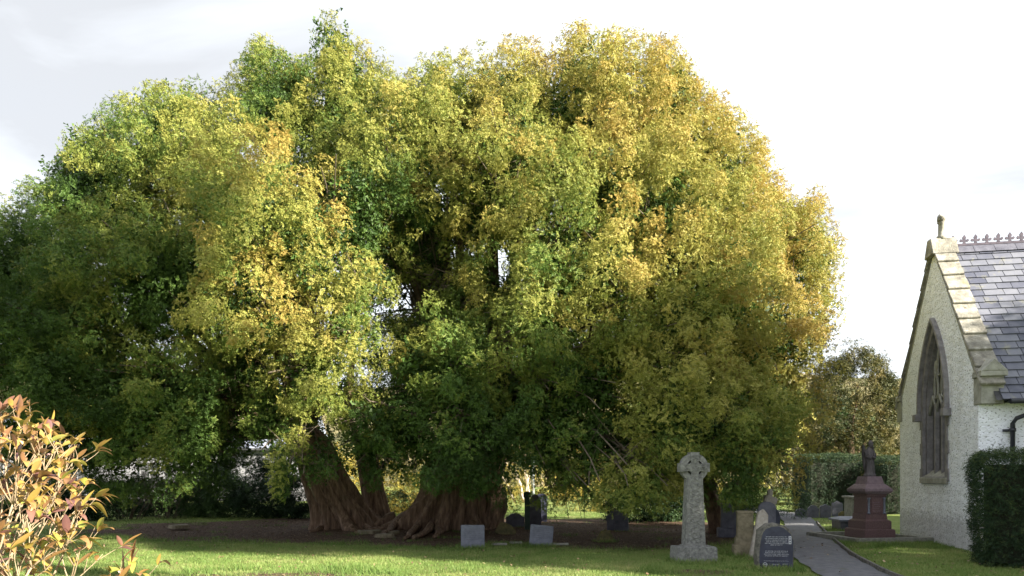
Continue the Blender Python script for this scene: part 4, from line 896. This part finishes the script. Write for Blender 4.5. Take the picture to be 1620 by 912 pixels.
def fluted_trunk(name, base, top, r0x, r0y, r1, seed, lean_pts=None, flutes=9, n=180, m=60, flare=0.5, parent=yew):
    base, top = Vector(base), Vector(top); vs = []
    for j in range(m+1):
        t = j/m; c = base.lerp(top, t)
        if lean_pts:
            for (tt, off) in lean_pts: c += Vector(off)*math.exp(-((t-tt)/.25)**2)
        rx = r0x*(1-t)+r1*t; ry = r0y*(1-t)+r1*t
        kt = 1 if t < .8 else max(.12, 1-((t-.8)/.2)**2); rx *= kt; ry *= kt
        fl = 1+flare*math.exp(-t*9)
        for i in range(n):
            a = 2*math.pi*i/n; ca_, sa_ = math.cos(a), math.sin(a)
            tw = a+0.35*t+seed
            rid = abs(math.sin(tw*flutes/2+1.4*mnoise.noise(Vector((ca_*1.5, sa_*1.5, t*1.2+seed)))))
            rid2 = mnoise.noise(Vector((ca_*6, sa_*6, t*1.6+seed*3)))+.6*mnoise.noise(Vector((ca_*15, sa_*15, t*4+seed)))
            lump = mnoise.noise(Vector((ca_*2.2, sa_*2.2, t*3.5+seed*7)))
            f = fl*(1+.25*(rid-.6)*(1-.4*t)+.12*rid2+.17*lump+.03*mnoise.noise(Vector((ca_*34, sa_*34, t*9+seed))))
            f *= 1+math.exp(-t*14)*.30*math.sin(a*5+seed)
            vs.append((c.x+rx*f*ca_, c.y+ry*f*sa_, c.z+(-.15*math.exp(-t*20))))
    fs = [(j*n+i, j*n+(i+1) % n, (j+1)*n+(i+1) % n, (j+1)*n+i) for j in range(m) for i in range(n)]
    fs.append(tuple(range(m*n, (m+1)*n)))
    mb = MB(); mb.add([Vector(v)-Vector(yo) for v in vs], fs); return mb.build(name, BARK, parent, smooth=True)
def at(px, py, d): return P(px, py, d)
# left trunk leans up to the left; right trunk broad and fluted with a burr
fluted_trunk('trunk', at(556, 836, 22.2), at(470, 660, 21.0), .78, .8, .45, 1.0, [(.35, (-.05, 0, 0))])
fluted_trunk('trunk', at(600, 830, 23.6), at(575, 690, 23.5), .38, .4, .3, 2.3, flutes=7, n=80)
fluted_trunk('trunk', at(692, 838, 22.0), at(735, 655, 21.5), 1.12, 1.0, .5, 4.2, [(.3, (.15, 0, 0))], flutes=13)
fluted_trunk('trunk', at(745, 834, 22.6), at(800, 640, 22.2), .6, .8, .35, 6.1, flutes=9, n=80)
fluted_trunk('burr', at(770, 838, 22.0), at(782, 762, 22.0), .45, .5, .36, 8.4, [(.5, (.1, 0, 0))], flutes=5, n=80, flare=.1)
fluted_trunk('trunk', at(1140, 842, 20.5), at(1090, 660, 19.5), .22, .25, .16, 9.4, flutes=5, n=40)
# roots
mb = MB()
rr_ = random.Random(5)
for (px, py, qx, qy) in [(660, 834, 590, 838), (655, 832, 560, 842), (640, 836, 600, 846), (700, 838, 690, 848), (560, 834, 600, 840), (620, 826, 575, 826), (668, 838, 640, 850), (740, 840, 760, 848), (530, 834, 490, 840), (690, 838, 655, 852)]:
    d0 = 22.0; a = P0(px, d0); d1 = F*CAMH/(qy+4-HOR); b = P0(qx, min(d1, 21.6)); pts = []
    for i in range(10):
        t = i/9; p = a.lerp(b, t); p.x += rr_.uniform(-.08, .08); p.y += rr_.uniform(-.08, .08); p.z = .10+.30*(1-t)**2+.02*math.sin(t*9)-.07*t
        pts.append(p-Vector(yo))
    mb.tube(pts, [.14*(1-.8*i/9)+.015 for i in range(10)], 8, lump=.4, seed=px)
mb.build('root', BARK, yew, smooth=True)
# main limbs to each lobe + twiggery
HUBS = [at(472, 662, 21.0), at(735, 658, 21.5), at(800, 640, 22.2), at(575, 690, 23.5), at(1090, 660, 19.5)]
tw = MB()
for i, (c, r, gold, dens, back) in enumerate(LB):
    if back is None: continue
    cc = Vector(c); hb = min(HUBS[:4] if cc.z > 4 else HUBS, key=lambda h: (h-cc).length + (3 if h is HUBS[4] else 0))
    end = cc+Vector((0, .3, -.1*r[2])); L_ = (end-hb).length
    pts = limb_pts(hb-Vector((0, 0, .3)), end, sag=-.06 if cc.z > 6 else .10, n=11, wob=.35, seed=i*3.1)
    r0 = .10+.018*L_
    if cc.z < 3.4 and cc.x > 0: r0 *= .3; pts = [p+Vector((0, .5, .3)) for p in pts]
    MB().tube([p-Vector(yo) for p in pts], [r0*(1-.78*k/10) for k in range(11)], 9, lump=.3, seed=i).build('limb', BARKL, yew, smooth=True)
    for k in range(14 if not back else 5):
        t = random.randint(4, 10); u = Vector(tuple(unit(1)[0])); q = cc+Vector((u.x*r[0], u.y*r[1], u.z*r[2]))*random.uniform(.6, 1.0)
        if q.z < 1.2: q.z = 1.4
        if q.z > 11.5: continue
        if not inside(np.array([810+q.x/q.y*F]), np.array([HOR-(q.z-CAMH)/q.y*F-35]))[0]: continue
        pt = limb_pts(pts[t], q, sag=.05, n=6, wob=.25, seed=i*7+k); tw.tube([p-Vector(yo) for p in pt], [.035*(1-.8*j/5)+.004 for j in range(6)], 5)
        for kk in range(2):
            q2 = pt[3]+Vector(tuple(unit(1)[0]))*random.uniform(.5, 1.1); tw.tube([p-Vector(yo) for p in limb_pts(pt[3], q2, 0, 4, .15, i+k+kk)], [.014, .011, .008, .004], 4)
# the upright stem seen through the gap in the crown
MB().tube([p-Vector(yo) for p in limb_pts(at(770, 660, 21.0), at(782, 330, 20.0), 0, 12, .2, 77)], [.27*(1-.5*k/11) for k in range(12)], 12, lump=.35).build('limb', BARK, yew, smooth=True)
MB().tube([p-Vector(yo) for p in limb_pts(at(800, 560, 20.8), at(850, 300, 19.6), 0, 12, .3, 71)], [.16*(1-.6*k/11) for k in range(12)], 10, lump=.35).build('limb', BARKL, yew, smooth=True)
# bare twigs in the hollow
for k in range(90):
    a = at(random.uniform(630, 730), random.uniform(420, 560), random.uniform(18.5, 20.5)); b = a+Vector((random.uniform(-1.2, 1.2), random.uniform(-1, .2), random.uniform(-.5, .7)))
    tw.tube([p-Vector(yo) for p in limb_pts(a, b, .08, 6, .2, k)], [.016, .014, .012, .009, .006, .003], 4)
tw.build('twigs', GREYTWIG, yew)

# generic plants ------------------------------------------------------------
def shell_plant(name, loc, lobes, leafm, label, cat, ns=10, K=7, L=(.25, .4), area=.5, per=2, width=.25, trunk=None, size=(.4, .7), upbias=.3, zmin=.1, group=None, tint=(.5, .18), allround=True, cut=.82, jitter=.1):
    root = empty(name, loc, 0, label, cat, group); o = np.array(loc)
    pos = []; axs = []; szs = []; tis = []
    C = np.array([l[:3] for l in lobes]); RR = np.array([l[3:6] for l in lobes])
    for li, l in enumerate(lobes):
        r = np.array(l[3:6]); ar = 4*math.pi*((r[0]*r[1])**1.6/3+(r[0]*r[2])**1.6/3+(r[1]*r[2])**1.6/3)**(1/1.6)
        u = unit(int(ar/area)); q = np.array(l[:3])+u*r*(1+jitter*RNG.normal(size=(len(u), 1))); nor = nrm(u/r)
        dd = np.linalg.norm((q[:, None]-C)/RR, axis=2); dd[:, li] = 9; ok = (dd.min(1) > cut) & (q[:, 2] > zmin); q = q[ok]; nor = nor[ok]
        if not len(q): continue
        qq = np.repeat(q, per, 0)+RNG.normal(size=(len(q)*per, 3))*.2*size[1]; a = nrm(np.repeat(nor, per, 0)+RNG.normal(size=(len(qq), 3))*.35+np.array([0, 0, upbias]))
        pos.append(qq); axs.append(a); szs.append(size[0]+(size[1]-size[0])*RNG.random(len(qq))); tis.append(np.clip(tint[0]+np.repeat(RNG.normal(size=len(q)), per)*tint[1], 0, 1))
    pos, axs, szs, tis = map(np.concatenate, (pos, axs, szs, tis))
    c, t = clumps(pos, axs, szs, tis, ns=ns, K=K, L=L, width=width)
    tri_mesh('crown' if trunk else 'foliage', c-0*o, t, leafm, root)
    if trunk:
        mb = MB(); mb.tube([(0, 0, -.1), (0, 0, trunk[1]*.5), (0, 0, trunk[1])], [trunk[0], trunk[0]*.8, trunk[0]*.4], 10, lump=.3)
        mb.build('trunk', BARKL, root, smooth=True)
        mb = MB()
        for l in lobes: mb.tube(limb_pts((0, 0, trunk[1]*.45), l[:3], 0, 6, .2, l[0]), [trunk[0]*.4*(1-.8*i/5) for i in range(6)], 6)
        mb.build('limb', BARKL, root, smooth=True)
    return root
# clipped hedges
def box_lobes(w, dd, h): return None
def clipped_hedge(name, loc, rz, w, dep, h, leafm, label, cat='hedge', dens=42, L=(.10, .18), rnd=.25, stripes=0, tint=.45, width=.22, K=6, taper=0.0):
    """rounded box of dense clipped foliage with stems inside"""
    root = empty(name, loc, rz, label, cat)
    area = 2*(w+dep)*h+w*dep; n = int(area*dens)
    # superellipsoid-ish sampling
    pts = []; nors = []
    while len(pts) < n:
        f = random.random()*area
        if f < w*dep: p = [random.uniform(-w/2, w/2), random.uniform(-dep/2, dep/2), h]; nr = [0, 0, 1]
        elif f < w*dep+2*w*h: s_ = random.choice((-1, 1)); p = [random.uniform(-w/2, w/2), s_*dep/2, random.uniform(0, h)]; nr = [0, s_, 0]
        else: s_ = random.choice((-1, 1)); p = [s_*w/2, random.uniform(-dep/2, dep/2), random.uniform(0, h)]; nr = [s_, 0, 0]
        k = Vector((max(-w/2+rnd, min(w/2-rnd, p[0])), max(-dep/2+rnd, min(dep/2-rnd, p[1])), min(h-rnd, p[2])))
        v = Vector(p)-k
        if v.length > 1e-4:
            v.normalize(); p = k+v*rnd; nr = v
        b = mnoise.noise(Vector(p)*1.3)*.07+mnoise.noise(Vector(p)*4)*.05
        if stripes: b += .13*abs(math.sin(p[0]*stripes))
        tp = 1-taper*(1-p[2]/h) if taper else 1
        p = Vector((p[0]*tp, p[1]*tp, p[2]))+Vector(nr)*b
        pts.append(tuple(p)); nors.append(tuple(nr))
    pts = np.array(pts); nors = np.array(nors); m = len(pts)
    ax_ = nrm(nors+RNG.normal(size=(m, 3))*.35+np.array([0, 0, .35])); szv = np.full(m, .12)+.10*RNG.random(m)
    strayk = RNG.random(m) < .025; pts = pts+nors*np.where(strayk, .06+.07*RNG.random(m), 0)[:, None]
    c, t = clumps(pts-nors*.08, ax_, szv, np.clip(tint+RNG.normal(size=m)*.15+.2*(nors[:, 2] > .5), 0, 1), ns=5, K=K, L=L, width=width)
    tri_mesh('foliage', c, t, leafm, root)
    mb = MB(); mb.box((0, 0, h*.45), ((w-.5)*(1-taper*.6), (dep-.5)*(1-taper*.6), h*.85)); mb.build('inner_twigs', DEADM, root)
    for k in range(max(2, int(w*.9))): x_ = -w/2+.4+(w-.8)*(k+.5)/max(2, int(w*.9)); MB().tube([(x_, 0, -.1), (x_+.05, 0, .5)], [.05, .04], 7).build('stem', BARKL, root)
    return root
DEADM = mat('hedge_interior', [(0.3, (0.012, 0.014, 0.008)), (0.7, (0.03, 0.032, 0.018))], 20, bump=1, bdist=.05)
# right foreground hedge
x0_, y0_ = G(1520, 12.2)
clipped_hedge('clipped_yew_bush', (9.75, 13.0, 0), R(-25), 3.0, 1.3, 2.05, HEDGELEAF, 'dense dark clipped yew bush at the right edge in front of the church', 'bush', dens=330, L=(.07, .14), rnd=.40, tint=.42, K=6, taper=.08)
# sprigs sticking out on top
# far columnar hedge
x0_, y0_ = G(1320, 32)
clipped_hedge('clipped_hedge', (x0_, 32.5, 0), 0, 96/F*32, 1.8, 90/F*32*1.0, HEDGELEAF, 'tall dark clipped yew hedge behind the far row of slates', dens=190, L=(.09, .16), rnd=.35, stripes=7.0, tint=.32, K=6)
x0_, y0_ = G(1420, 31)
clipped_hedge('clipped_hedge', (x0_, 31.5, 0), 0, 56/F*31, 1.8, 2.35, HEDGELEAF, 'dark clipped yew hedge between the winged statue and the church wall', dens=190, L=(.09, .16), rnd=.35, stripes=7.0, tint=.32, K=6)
# shrub left of the hedge
x0_, y0_ = G(1240, 27)
shell_plant('shrub', (x0_, 27.5, 0), [(0, 0, .5, .9, .8, .7), (-.5, 0, .9, .6, .6, .6)], DARKLEAF, 'low dark evergreen shrub at the bend of the path', 'shrub', area=.06, ns=7, K=5, L=(.14, .25), size=(.2, .4))
# background trees right
x0_, y0_ = G(1358, 40)
shell_plant('tree', (x0_, 41, 0), [(0, 0, 5, 2.4, 2.2, 3.0), (-1.3, -.5, 4.0, 1.6, 1.6, 2.2), (1.3, -.4, 4.3, 1.5, 1.6, 2.2), (0, -1, 2.6, 2.2, 1.6, 1.6), (.3, -.3, 6.6, 1.5, 1.4, 1.6)], OLIVELEAF, 'bushy olive-brown yew between the big tree and the church gable', 'tree', area=.26, per=3, ns=18, K=6, L=(.18, .32), size=(.4, .8), trunk=(.35, 4.5), tint=(.5, .22), zmin=.8)
x0_, y0_ = G(1300, 47)
shell_plant('tree', (x0_, 48, 0), [(0, 0, 3.4, 2.4, 2, 2.8), (1.6, 0, 4.2, 1.8, 1.6, 2.2)], DARKLEAF, 'dark evergreen tree low behind the clipped hedge', 'tree', area=.4, per=3, ns=9, K=6, L=(.3, .5), size=(.5, .8), trunk=(.25, 2.5), tint=(.6, .15), zmin=.3)
# golden shrubs seen beyond the trunks
for px, d, r, h, lb in [(628, 31, 1.0, 1.1, 'sunlit golden shrub seen between the two yew trunks'), (800, 34, .9, 1.9, 'bright yellow shrub glimpsed right of the broad yew trunk'), (925, 33, 1.3, .8, 'low pale green shrub in the sun beyond the yew boughs')]:
    x0_, y0_ = G(px, d); shell_plant('golden_shrub', (x0_, d, 0), [(0, 0, h, r, r*.8, h*.95)], GOLDLEAF, lb, 'shrub', area=.09, ns=7, K=5, L=(.15, .28), size=(.25, .45), tint=(.65, .2))
# bare pale shrub beyond
def bare_shrub(name, loc, h, w, m, label, n=26, r0=.03, gen=3, seed=0, cat='shrub', droop=0.0, parent_label=None):
    rs = random.Random(seed); mb = MB()
    def grow(p, d, L_, r, g):
        pts = [p]; dd = d.copy()
        for k in range(5):
            dd = (dd+Vector((rs.uniform(-.25, .25), rs.uniform(-.25, .25), rs.uniform(-.1, .2)))).normalized(); pts.append(pts[-1]+dd*L_/5)
        mb.tube(pts, [r*(1-.12*k) for k in range(6)], 5 if g else 6)
        if g:
            for k in range(4):
                i = rs.randint(2, 5); nd = (dd+Vector((rs.uniform(-.9, .9), rs.uniform(-.9, .9), rs.uniform(-.2, .7)))).normalized(); grow(pts[i], nd, L_*.6, r*.5, g-1)
    for k in range(n):
        a = rs.uniform(0, 6.28); b = rs.uniform(0, w*.35); grow(Vector((b*math.cos(a), b*math.sin(a)*.5, -.05)), Vector((math.cos(a)*w/h*.6, math.sin(a)*w/h*.4, 1)).normalized(), h*.6, r0*rs.uniform(.6, 1), gen)
    o = mb.build(name, m); o.location = loc; return tag(o, label, cat)
PALETW = mat('pale_bare_twig', [(0.3, (0.30, 0.24, 0.20)), (0.7, (0.52, 0.43, 0.36))], 5)
x0_, y0_ = G(835, 44); bare_shrub('bare_tree', (x0_, 44, 0), 5.0, 3.0, PALETW, 'pale leafless small tree in the sun beyond the slim pole', n=5, r0=.10, gen=4, seed=3, cat='tree')
x0_, y0_ = G(205, 27.5); bare_shrub('bare_shrub', (x0_, 27.5, 0), 1.9, 1.4, GREYTWIG, 'thicket of bare upright stems in the boundary hedge on the left', n=24, r0=.022, gen=2, seed=5)
x0_, y0_ = G(265, 28.0); bare_shrub('bare_shrub', (x0_, 28, 0), 1.8, 1.8, GREYTWIG, 'sparse grey twiggy bush between the bare stems and the green hedge', n=16, r0=.02, gen=3, seed=6)
# boundary hedge plants on the left
for px, d, w, h, lb, tnt in [(20, 25.5, 2.2, 1.5, 'dark evergreen bush at the far left under the yew', .35), (125, 26.5, 1.7, 1.3, 'dark low bush left of the bare stems', .35), (330, 28.3, 1.5, 1.75, 'flat-topped green hedge bush beneath the left yew boughs', .8), (415, 28, 1.3, 1.25, 'dark tangled bush behind the hanging bough, left of the trunks', .35), (480, 27.5, .9, 1.5, 'dark ivy-like bush close beside the left yew trunk', .3), (1030, 26, 1.8, .9, 'dark shrub in the deep shade behind the tall stone cross', .4), (385, 30.5, 2.2, 2.3, 'tall dark bush between the flat-topped hedge bush and the pale cottage', .3), (240, 29.5, 2.6, 1.3, 'broad low dark bush behind the sparse grey twiggy bush', .3), (640, 33, 2.0, .7, 'low dark shrub on the ground beyond the split yew trunks', .5)]:
    x0_, y0_ = G(px, d); shell_plant('hedge_bush', (x0_, d, 0), [(0, 0, h*.62, w*.75, .7, h*.40), (-w*.4, .1, h*.5, w*.45, .6, h*.42), (w*.4, 0, h*.52, w*.45, .6, h*.42)], DARKLEAF, lb, 'bush', area=.05, ns=9, K=5, L=(.15, .28), size=(.2, .4), width=.34, zmin=-.1, tint=(tnt, .15))
# long distant hedgerow and woods
wood = [(x_, 62+6*math.sin(x_), 1.6, 3.2, 2, 2.4) for x_ in range(-60, 60, 4)]
c_, t_ = [], []
u = unit(2600); src = RNG.integers(0, len(wood), 2600); wl = np.array(wood)
q = wl[src, :3]+u*wl[src, 3:6]*(1+.1*RNG.normal(size=(2600, 1)))
cc, tt = clumps(q, nrm(u+[0, 0, .4]), np.full(2600, .8), np.clip(.5+RNG.normal(size=2600)*.25, 0, 1), ns=9, K=6, L=(.4, .7), width=.3)
o = tri_mesh('distant_woodland', cc, tt, GOLDLEAF); tag(o, 'band of autumn-coloured hedgerow trees far beyond the churchyard', 'woodland', kind='stuff')

# unseen trees added out of frame, right, to shade yew, stones and church roof
def caster(x, y, z0, z1, r, lb):
    zc, hz = (z0+z1)/2, (z1-z0)/2
    shell_plant('tree', (x, y, 0), [(0, 0, zc, r, r, hz), (r*.5, r*.5, zc-.1, r*.8, r*.8, hz*.9), (-r*.5, -r*.5, zc-.15, r*.8, r*.8, hz*.9)], YEWLEAF, lb, 'tree', area=.30, per=2, ns=9, K=5, L=(.45, .8), size=(.5, .9), width=.34, trunk=(.35, zc), tint=(.25, .10), zmin=.6)
ux, uy = math.cos(SUN_AZ), math.sin(SUN_AZ); vx, vy = math.sin(SUN_AZ), -math.cos(SUN_AZ)
for (u_, D_, z0_, z1_, r_, lb) in [(7.0, 16, 13.6, 16.8, 2.0, 'tall high-crowned evergreen, unseen and added for shade, beyond the right edge, nearest the photographer'), (14.3, 16, 11.4, 12.9, 2.5, 'tall high-crowned evergreen, unseen and added for shade, between two others beyond the right edge'), (19.6, 16, 3.5, 10.3, 3.0, 'dense full evergreen added unseen beside the church to shade its roof, beyond the right edge'), (7.0, 18, 17.0, 23.5, 1.7, 'slender tallest evergreen of the group, added unseen to shade the left of the yew, beyond the right edge'), (14.2, 16, 6.6, 10.4, 1.7, 'small round-crowned evergreen on a bare stem, added unseen beyond the right edge to shade the cross'), (29.5, 12, .8, 8.5, 2.2, 'bushy evergreen added unseen behind the church to shade the far slates')]:
    caster(D_*vx+u_*ux, D_*vy+u_*uy, z0_, z1_, r_, lb)

# ------------------------------------------------------------ foreground shrub (left)
fs_ = empty('autumn_shrub', (-2.9, 3.6, 0), 0, 'foreground shrub with orange, yellow and bronze leaves on pale twigs', 'shrub')
rs = random.Random(12); tw = MB(); leaves = []
leafpos = []
def twig(p, d, L_, r, g):
    pts = [p]; dd = d.copy(); n_ = 5
    for k in range(n_):
        dd = (dd+Vector((rs.uniform(-.2, .2), rs.uniform(-.2, .2), rs.uniform(-.08, .16)))).normalized(); pts.append(pts[-1]+dd*L_/n_)
    tw.tube(pts, [r*(1-.13*k) for k in range(n_+1)], 6)
    if g > 0:
        for k in range(3 if g > 1 else 2):
            nd = (dd+Vector((rs.uniform(-.8, .8), rs.uniform(-.8, .8), rs.uniform(-.1, .6)))).normalized(); twig(pts[rs.randint(2, n_)], nd, L_*.62, r*.62, g-1)
    if g <= 1:
        for k in range(rs.randint(3, 5) if g == 0 else 1): leafpos.append((pts[-1] if (g == 0 and k < 4) else pts[rs.randint(2, n_)], dd))
for (px, py, d_) in [(30, 700, 3.7), (60, 690, 3.5), (10, 660, 3.8), (70, 740, 3.6), (40, 760, 3.4), (90, 700, 3.8), (20, 720, 3.3), (60, 660, 3.9), (0, 780, 3.4), (50, 820, 3.3), (100, 800, 3.5), (110, 850, 3.4), (155, 880, 3.5), (30, 860, 3.3), (-40, 700, 3.6), (-60, 780, 3.5), (-20, 640, 3.9), (75, 780, 3.8)]:
    tgt = P(px, py+78, d_)-Vector((-2.9, 3.6, 0)); b0 = Vector((rs.uniform(-.15, .15), rs.uniform(-.15, .15), 0))
    mid = b0.lerp(tgt, .55)+Vector((rs.uniform(-.08, .08), 0, .05))
    tw.tube([b0, b0.lerp(mid, .5), mid, mid.lerp(tgt, .5), tgt], [.010, .008, .0065, .005, .004], 7)
    d0 = (tgt-mid).normalized()
    for k in range(5): twig(tgt if k else mid.lerp(tgt, .5), (d0+Vector((rs.uniform(-.6, .6), rs.uniform(-.6, .6), rs.uniform(0, .5)))).normalized(), .20, .0038, 1)
tw.build('branch', TWIG, fs_, smooth=True)
lv = []; lf = []; ltint = []
for (p, d) in leafpos:
    L_ = rs.uniform(.05, .115); w = L_*rs.uniform(.13, .20)
    dirv = (d+Vector((rs.uniform(-.9, .9), rs.uniform(-.9, .9), rs.uniform(-.5, .6)))).normalized()
    side = dirv.cross(Vector((rs.uniform(-.5, .5), rs.uniform(-.5, .5), 1))).normalized(); up = side.cross(dirv); dr = rs.uniform(-.1, 1.0); tint = rs.choice([.05, .2, .35, .45, .5, .55, .65, .7, .75, .8, .92])
    o_ = len(lv); n_ = 7
    for i in range(n_+1):
        t = i/n_; c = p+dirv*(L_*t)-Vector((0, 0, 1))*(dr*L_*t*t); ww = w*math.sin(math.pi*min(1, t*.93+.05))**.8
        for sx, lift in ((-1, .35), (0, 0), (1, .35)): lv.append(c+side*(sx*ww)+up*(lift*ww)); ltint.append(min(1, max(0, tint+(.06 if sx == 0 else -.02)+rs.uniform(-.03, .03)-.12*t)))
    for i in range(n_):
        for k in range(2): b = o_+i*3+k; lf.append((b, b+1, b+4, b+3))
mb = MB(); mb.add(lv, lf); me = bpy.data.meshes.new('leaves'); me.from_pydata(mb.v, [], mb.f)
a = me.attributes.new('tint', 'FLOAT', 'POINT'); a.data.foreach_set('value', np.array(ltint, dtype=np.float32)); me.polygons.foreach_set('use_smooth', [True]*len(me.polygons))
me.materials.append(AUTLEAF); o = bpy.data.objects.new('leaves', me); COL.objects.link(o); o.parent = fs_

# ------------------------------------------------------------ grass, litter
def blades(n, xr, yr, h, w, mask, tintf, name, label, cat='grass', m=GRASSM):
    x = RNG.uniform(*xr, n); y = yr[0]+(yr[1]-yr[0])*RNG.random(n)**1.25
    k = mask(x, y); x, y = x[k], y[k]; n = len(x)
    z = ground_z(x, y)-.01; hh = h*(.5+RNG.random(n)); an = RNG.uniform(0, 6.28, n); ln = RNG.normal(size=(n, 2))*.45
    p = np.stack([x, y, z], 1); sd = np.stack([np.cos(an), np.sin(an), 0*an], 1)*w
    tp = p+np.stack([ln[:, 0]*hh, ln[:, 1]*hh, hh], 1)
    co = np.stack([p-sd, p+sd, tp], 1); t = tintf(x, y)+RNG.normal(size=n)*.12
    o = tri_mesh(name, co, np.clip(np.stack([t-.08, t-.08, t+.08], 1), 0, 1), m); return tag(o, label, cat, kind='stuff')
def vis(x, y): return (np.abs(x) < y*.72+.3)
def ok_grass(x, y):
    l, r = path_x(y); f = dirt_f(x, y)+RNG.normal(size=len(x))*.05
    # keep out of the church
    lx = (x-9.65)*.9806-(y-15.3)*.196
    return ((x < l+.03) | (x > r-.0)) & (f < .02) & vis(x, y) & ~((lx > 0) & (y > 13))
gt = lambda x, y: .54+.16*vnoise(x, y, .8, 7)+.12*vnoise(x, y, 2.6, 8)+.12*vnoise(x, y, 7, 1)
blades(300000, (-13, 11), (10.5, 19.5), .042, .0055, ok_grass, gt, 'lawn_grass', 'short mown grass of the churchyard lawn')
blades(70000, (-14, 13), (19, 34), .05, .010, ok_grass, gt, 'churchyard_grass', 'grass farther back beyond the path and the yew')
def edge_mask(x, y):
    f = dirt_f(x, y); return ok_grass(x, y) & (f > -.16) & (y < 20) & (vnoise(x, y, 2, 9) > -.1)
blades(60000, (-12, 5), (12, 20), .11, .006, edge_mask, lambda x, y: .35+.25*vnoise(x, y, 3, 3), 'rough_grass', 'longer rough grass along the edge of the bare earth')
fx = []
def near_stones(x, y):
    k = np.zeros(len(x), bool)
    for (a, b, r) in STN: k |= (x-a)**2+(y-b)**2 < r*r*(1+.3*np.sin(np.arctan2(y-b, x-a)*5))
    return k & ok_grass2(x, y)
def ok_grass2(x, y):
    l, r = path_x(y); return (x < l) | (x > r)
STN = [(G(1097, 13.87)[0], 13.75, .55), (G(1226, 12.8)[0], 12.75, .5), (G(748, 16.6)[0], 16.5, .42), (G(855, 16.8)[0], 16.75, .42), (G(1178, 14.9)[0], 14.8, .5), (G(1200, 14.4)[0], 14.3, .4), (G(1384, 17.6)[0], 17.2, 1.3), (G(1341, 21)[0], 21, .9), (G(957, 18.2)[0], 18, .3)]
blades(160000, (-3, 10.5), (12, 22), .09, .006, near_stones, lambda x, y: .45+.25*vnoise(x, y, 3, 3), 'tufts', 'grass tufts growing up round the feet of the stones')
# leaf litter on the bare earth
n = 60000; x = RNG.uniform(-13, 6, n); y = RNG.uniform(11.5, 26, n); k = dirt_f(x, y) > 0.02; x, y = x[k], y[k]; n = len(x)
p = np.stack([x, y, ground_z(x, y)+.012], 1); an = RNG.uniform(0, 6.28, n); L_ = .012+.03*RNG.random(n)**2
a_ = np.stack([np.cos(an), np.sin(an), RNG.normal(size=n)*.3], 1)*L_[:, None]; b_ = np.stack([-np.sin(an), np.cos(an), RNG.normal(size=n)*.3], 1)*(L_*.5)[:, None]
o = tri_mesh('leaf_litter', np.stack([p-a_, p+b_, p+a_], 1), np.repeat(np.clip(.4+RNG.normal(size=n)*.25, 0, 1), 3), LITTER); tag(o, 'brown fallen leaves and needles scattered over the bare earth', 'leaf litter', kind='stuff')

n = 2600; x = RNG.uniform(-12, 9.5, n); y = RNG.uniform(10.8, 21, n); k = (dirt_f(x, y) < 0.02) & vis(x, y) & (RNG.random(n) < .35+.5*(vnoise(x, y, .7, 2) > 0)); x, y = x[k], y[k]; n = len(x)
pl_, pr_ = path_x(y); onp = (x > pl_) & (x < pr_)
p = np.stack([x, y, np.where(onp, .045, ground_z(x, y)+.045)], 1); an = RNG.uniform(0, 6.28, n); L_ = .015+.02*RNG.random(n)
a_ = np.stack([np.cos(an), np.sin(an), RNG.normal(size=n)*.3], 1)*L_[:, None]; b_ = np.stack([-np.sin(an), np.cos(an), RNG.normal(size=n)*.3], 1)*(L_*.6)[:, None]
o = tri_mesh('fallen_leaves', np.stack([p-a_, p+b_, p+a_, p-b_], 1), np.repeat(np.clip(.6+RNG.normal(size=n)*.25, 0, 1), 4), LITTER, nper=4); tag(o, 'scattered fallen leaves on the lawn and the path', 'fallen leaves', kind='stuff')

def stray(x, y):
    f = dirt_f(x, y); return (f > 0) & vis(x, y) & (vnoise(x, y, 1.6, 12)+.5*vnoise(x, y, 5, 3) > .62-.5*np.exp(-f*9))
blades(90000, (-13, 6), (11.5, 26), .07, .006, stray, lambda x, y: .35+.25*vnoise(x, y, 3, 3), 'weeds', 'thin grass and weeds straying over the bare earth')
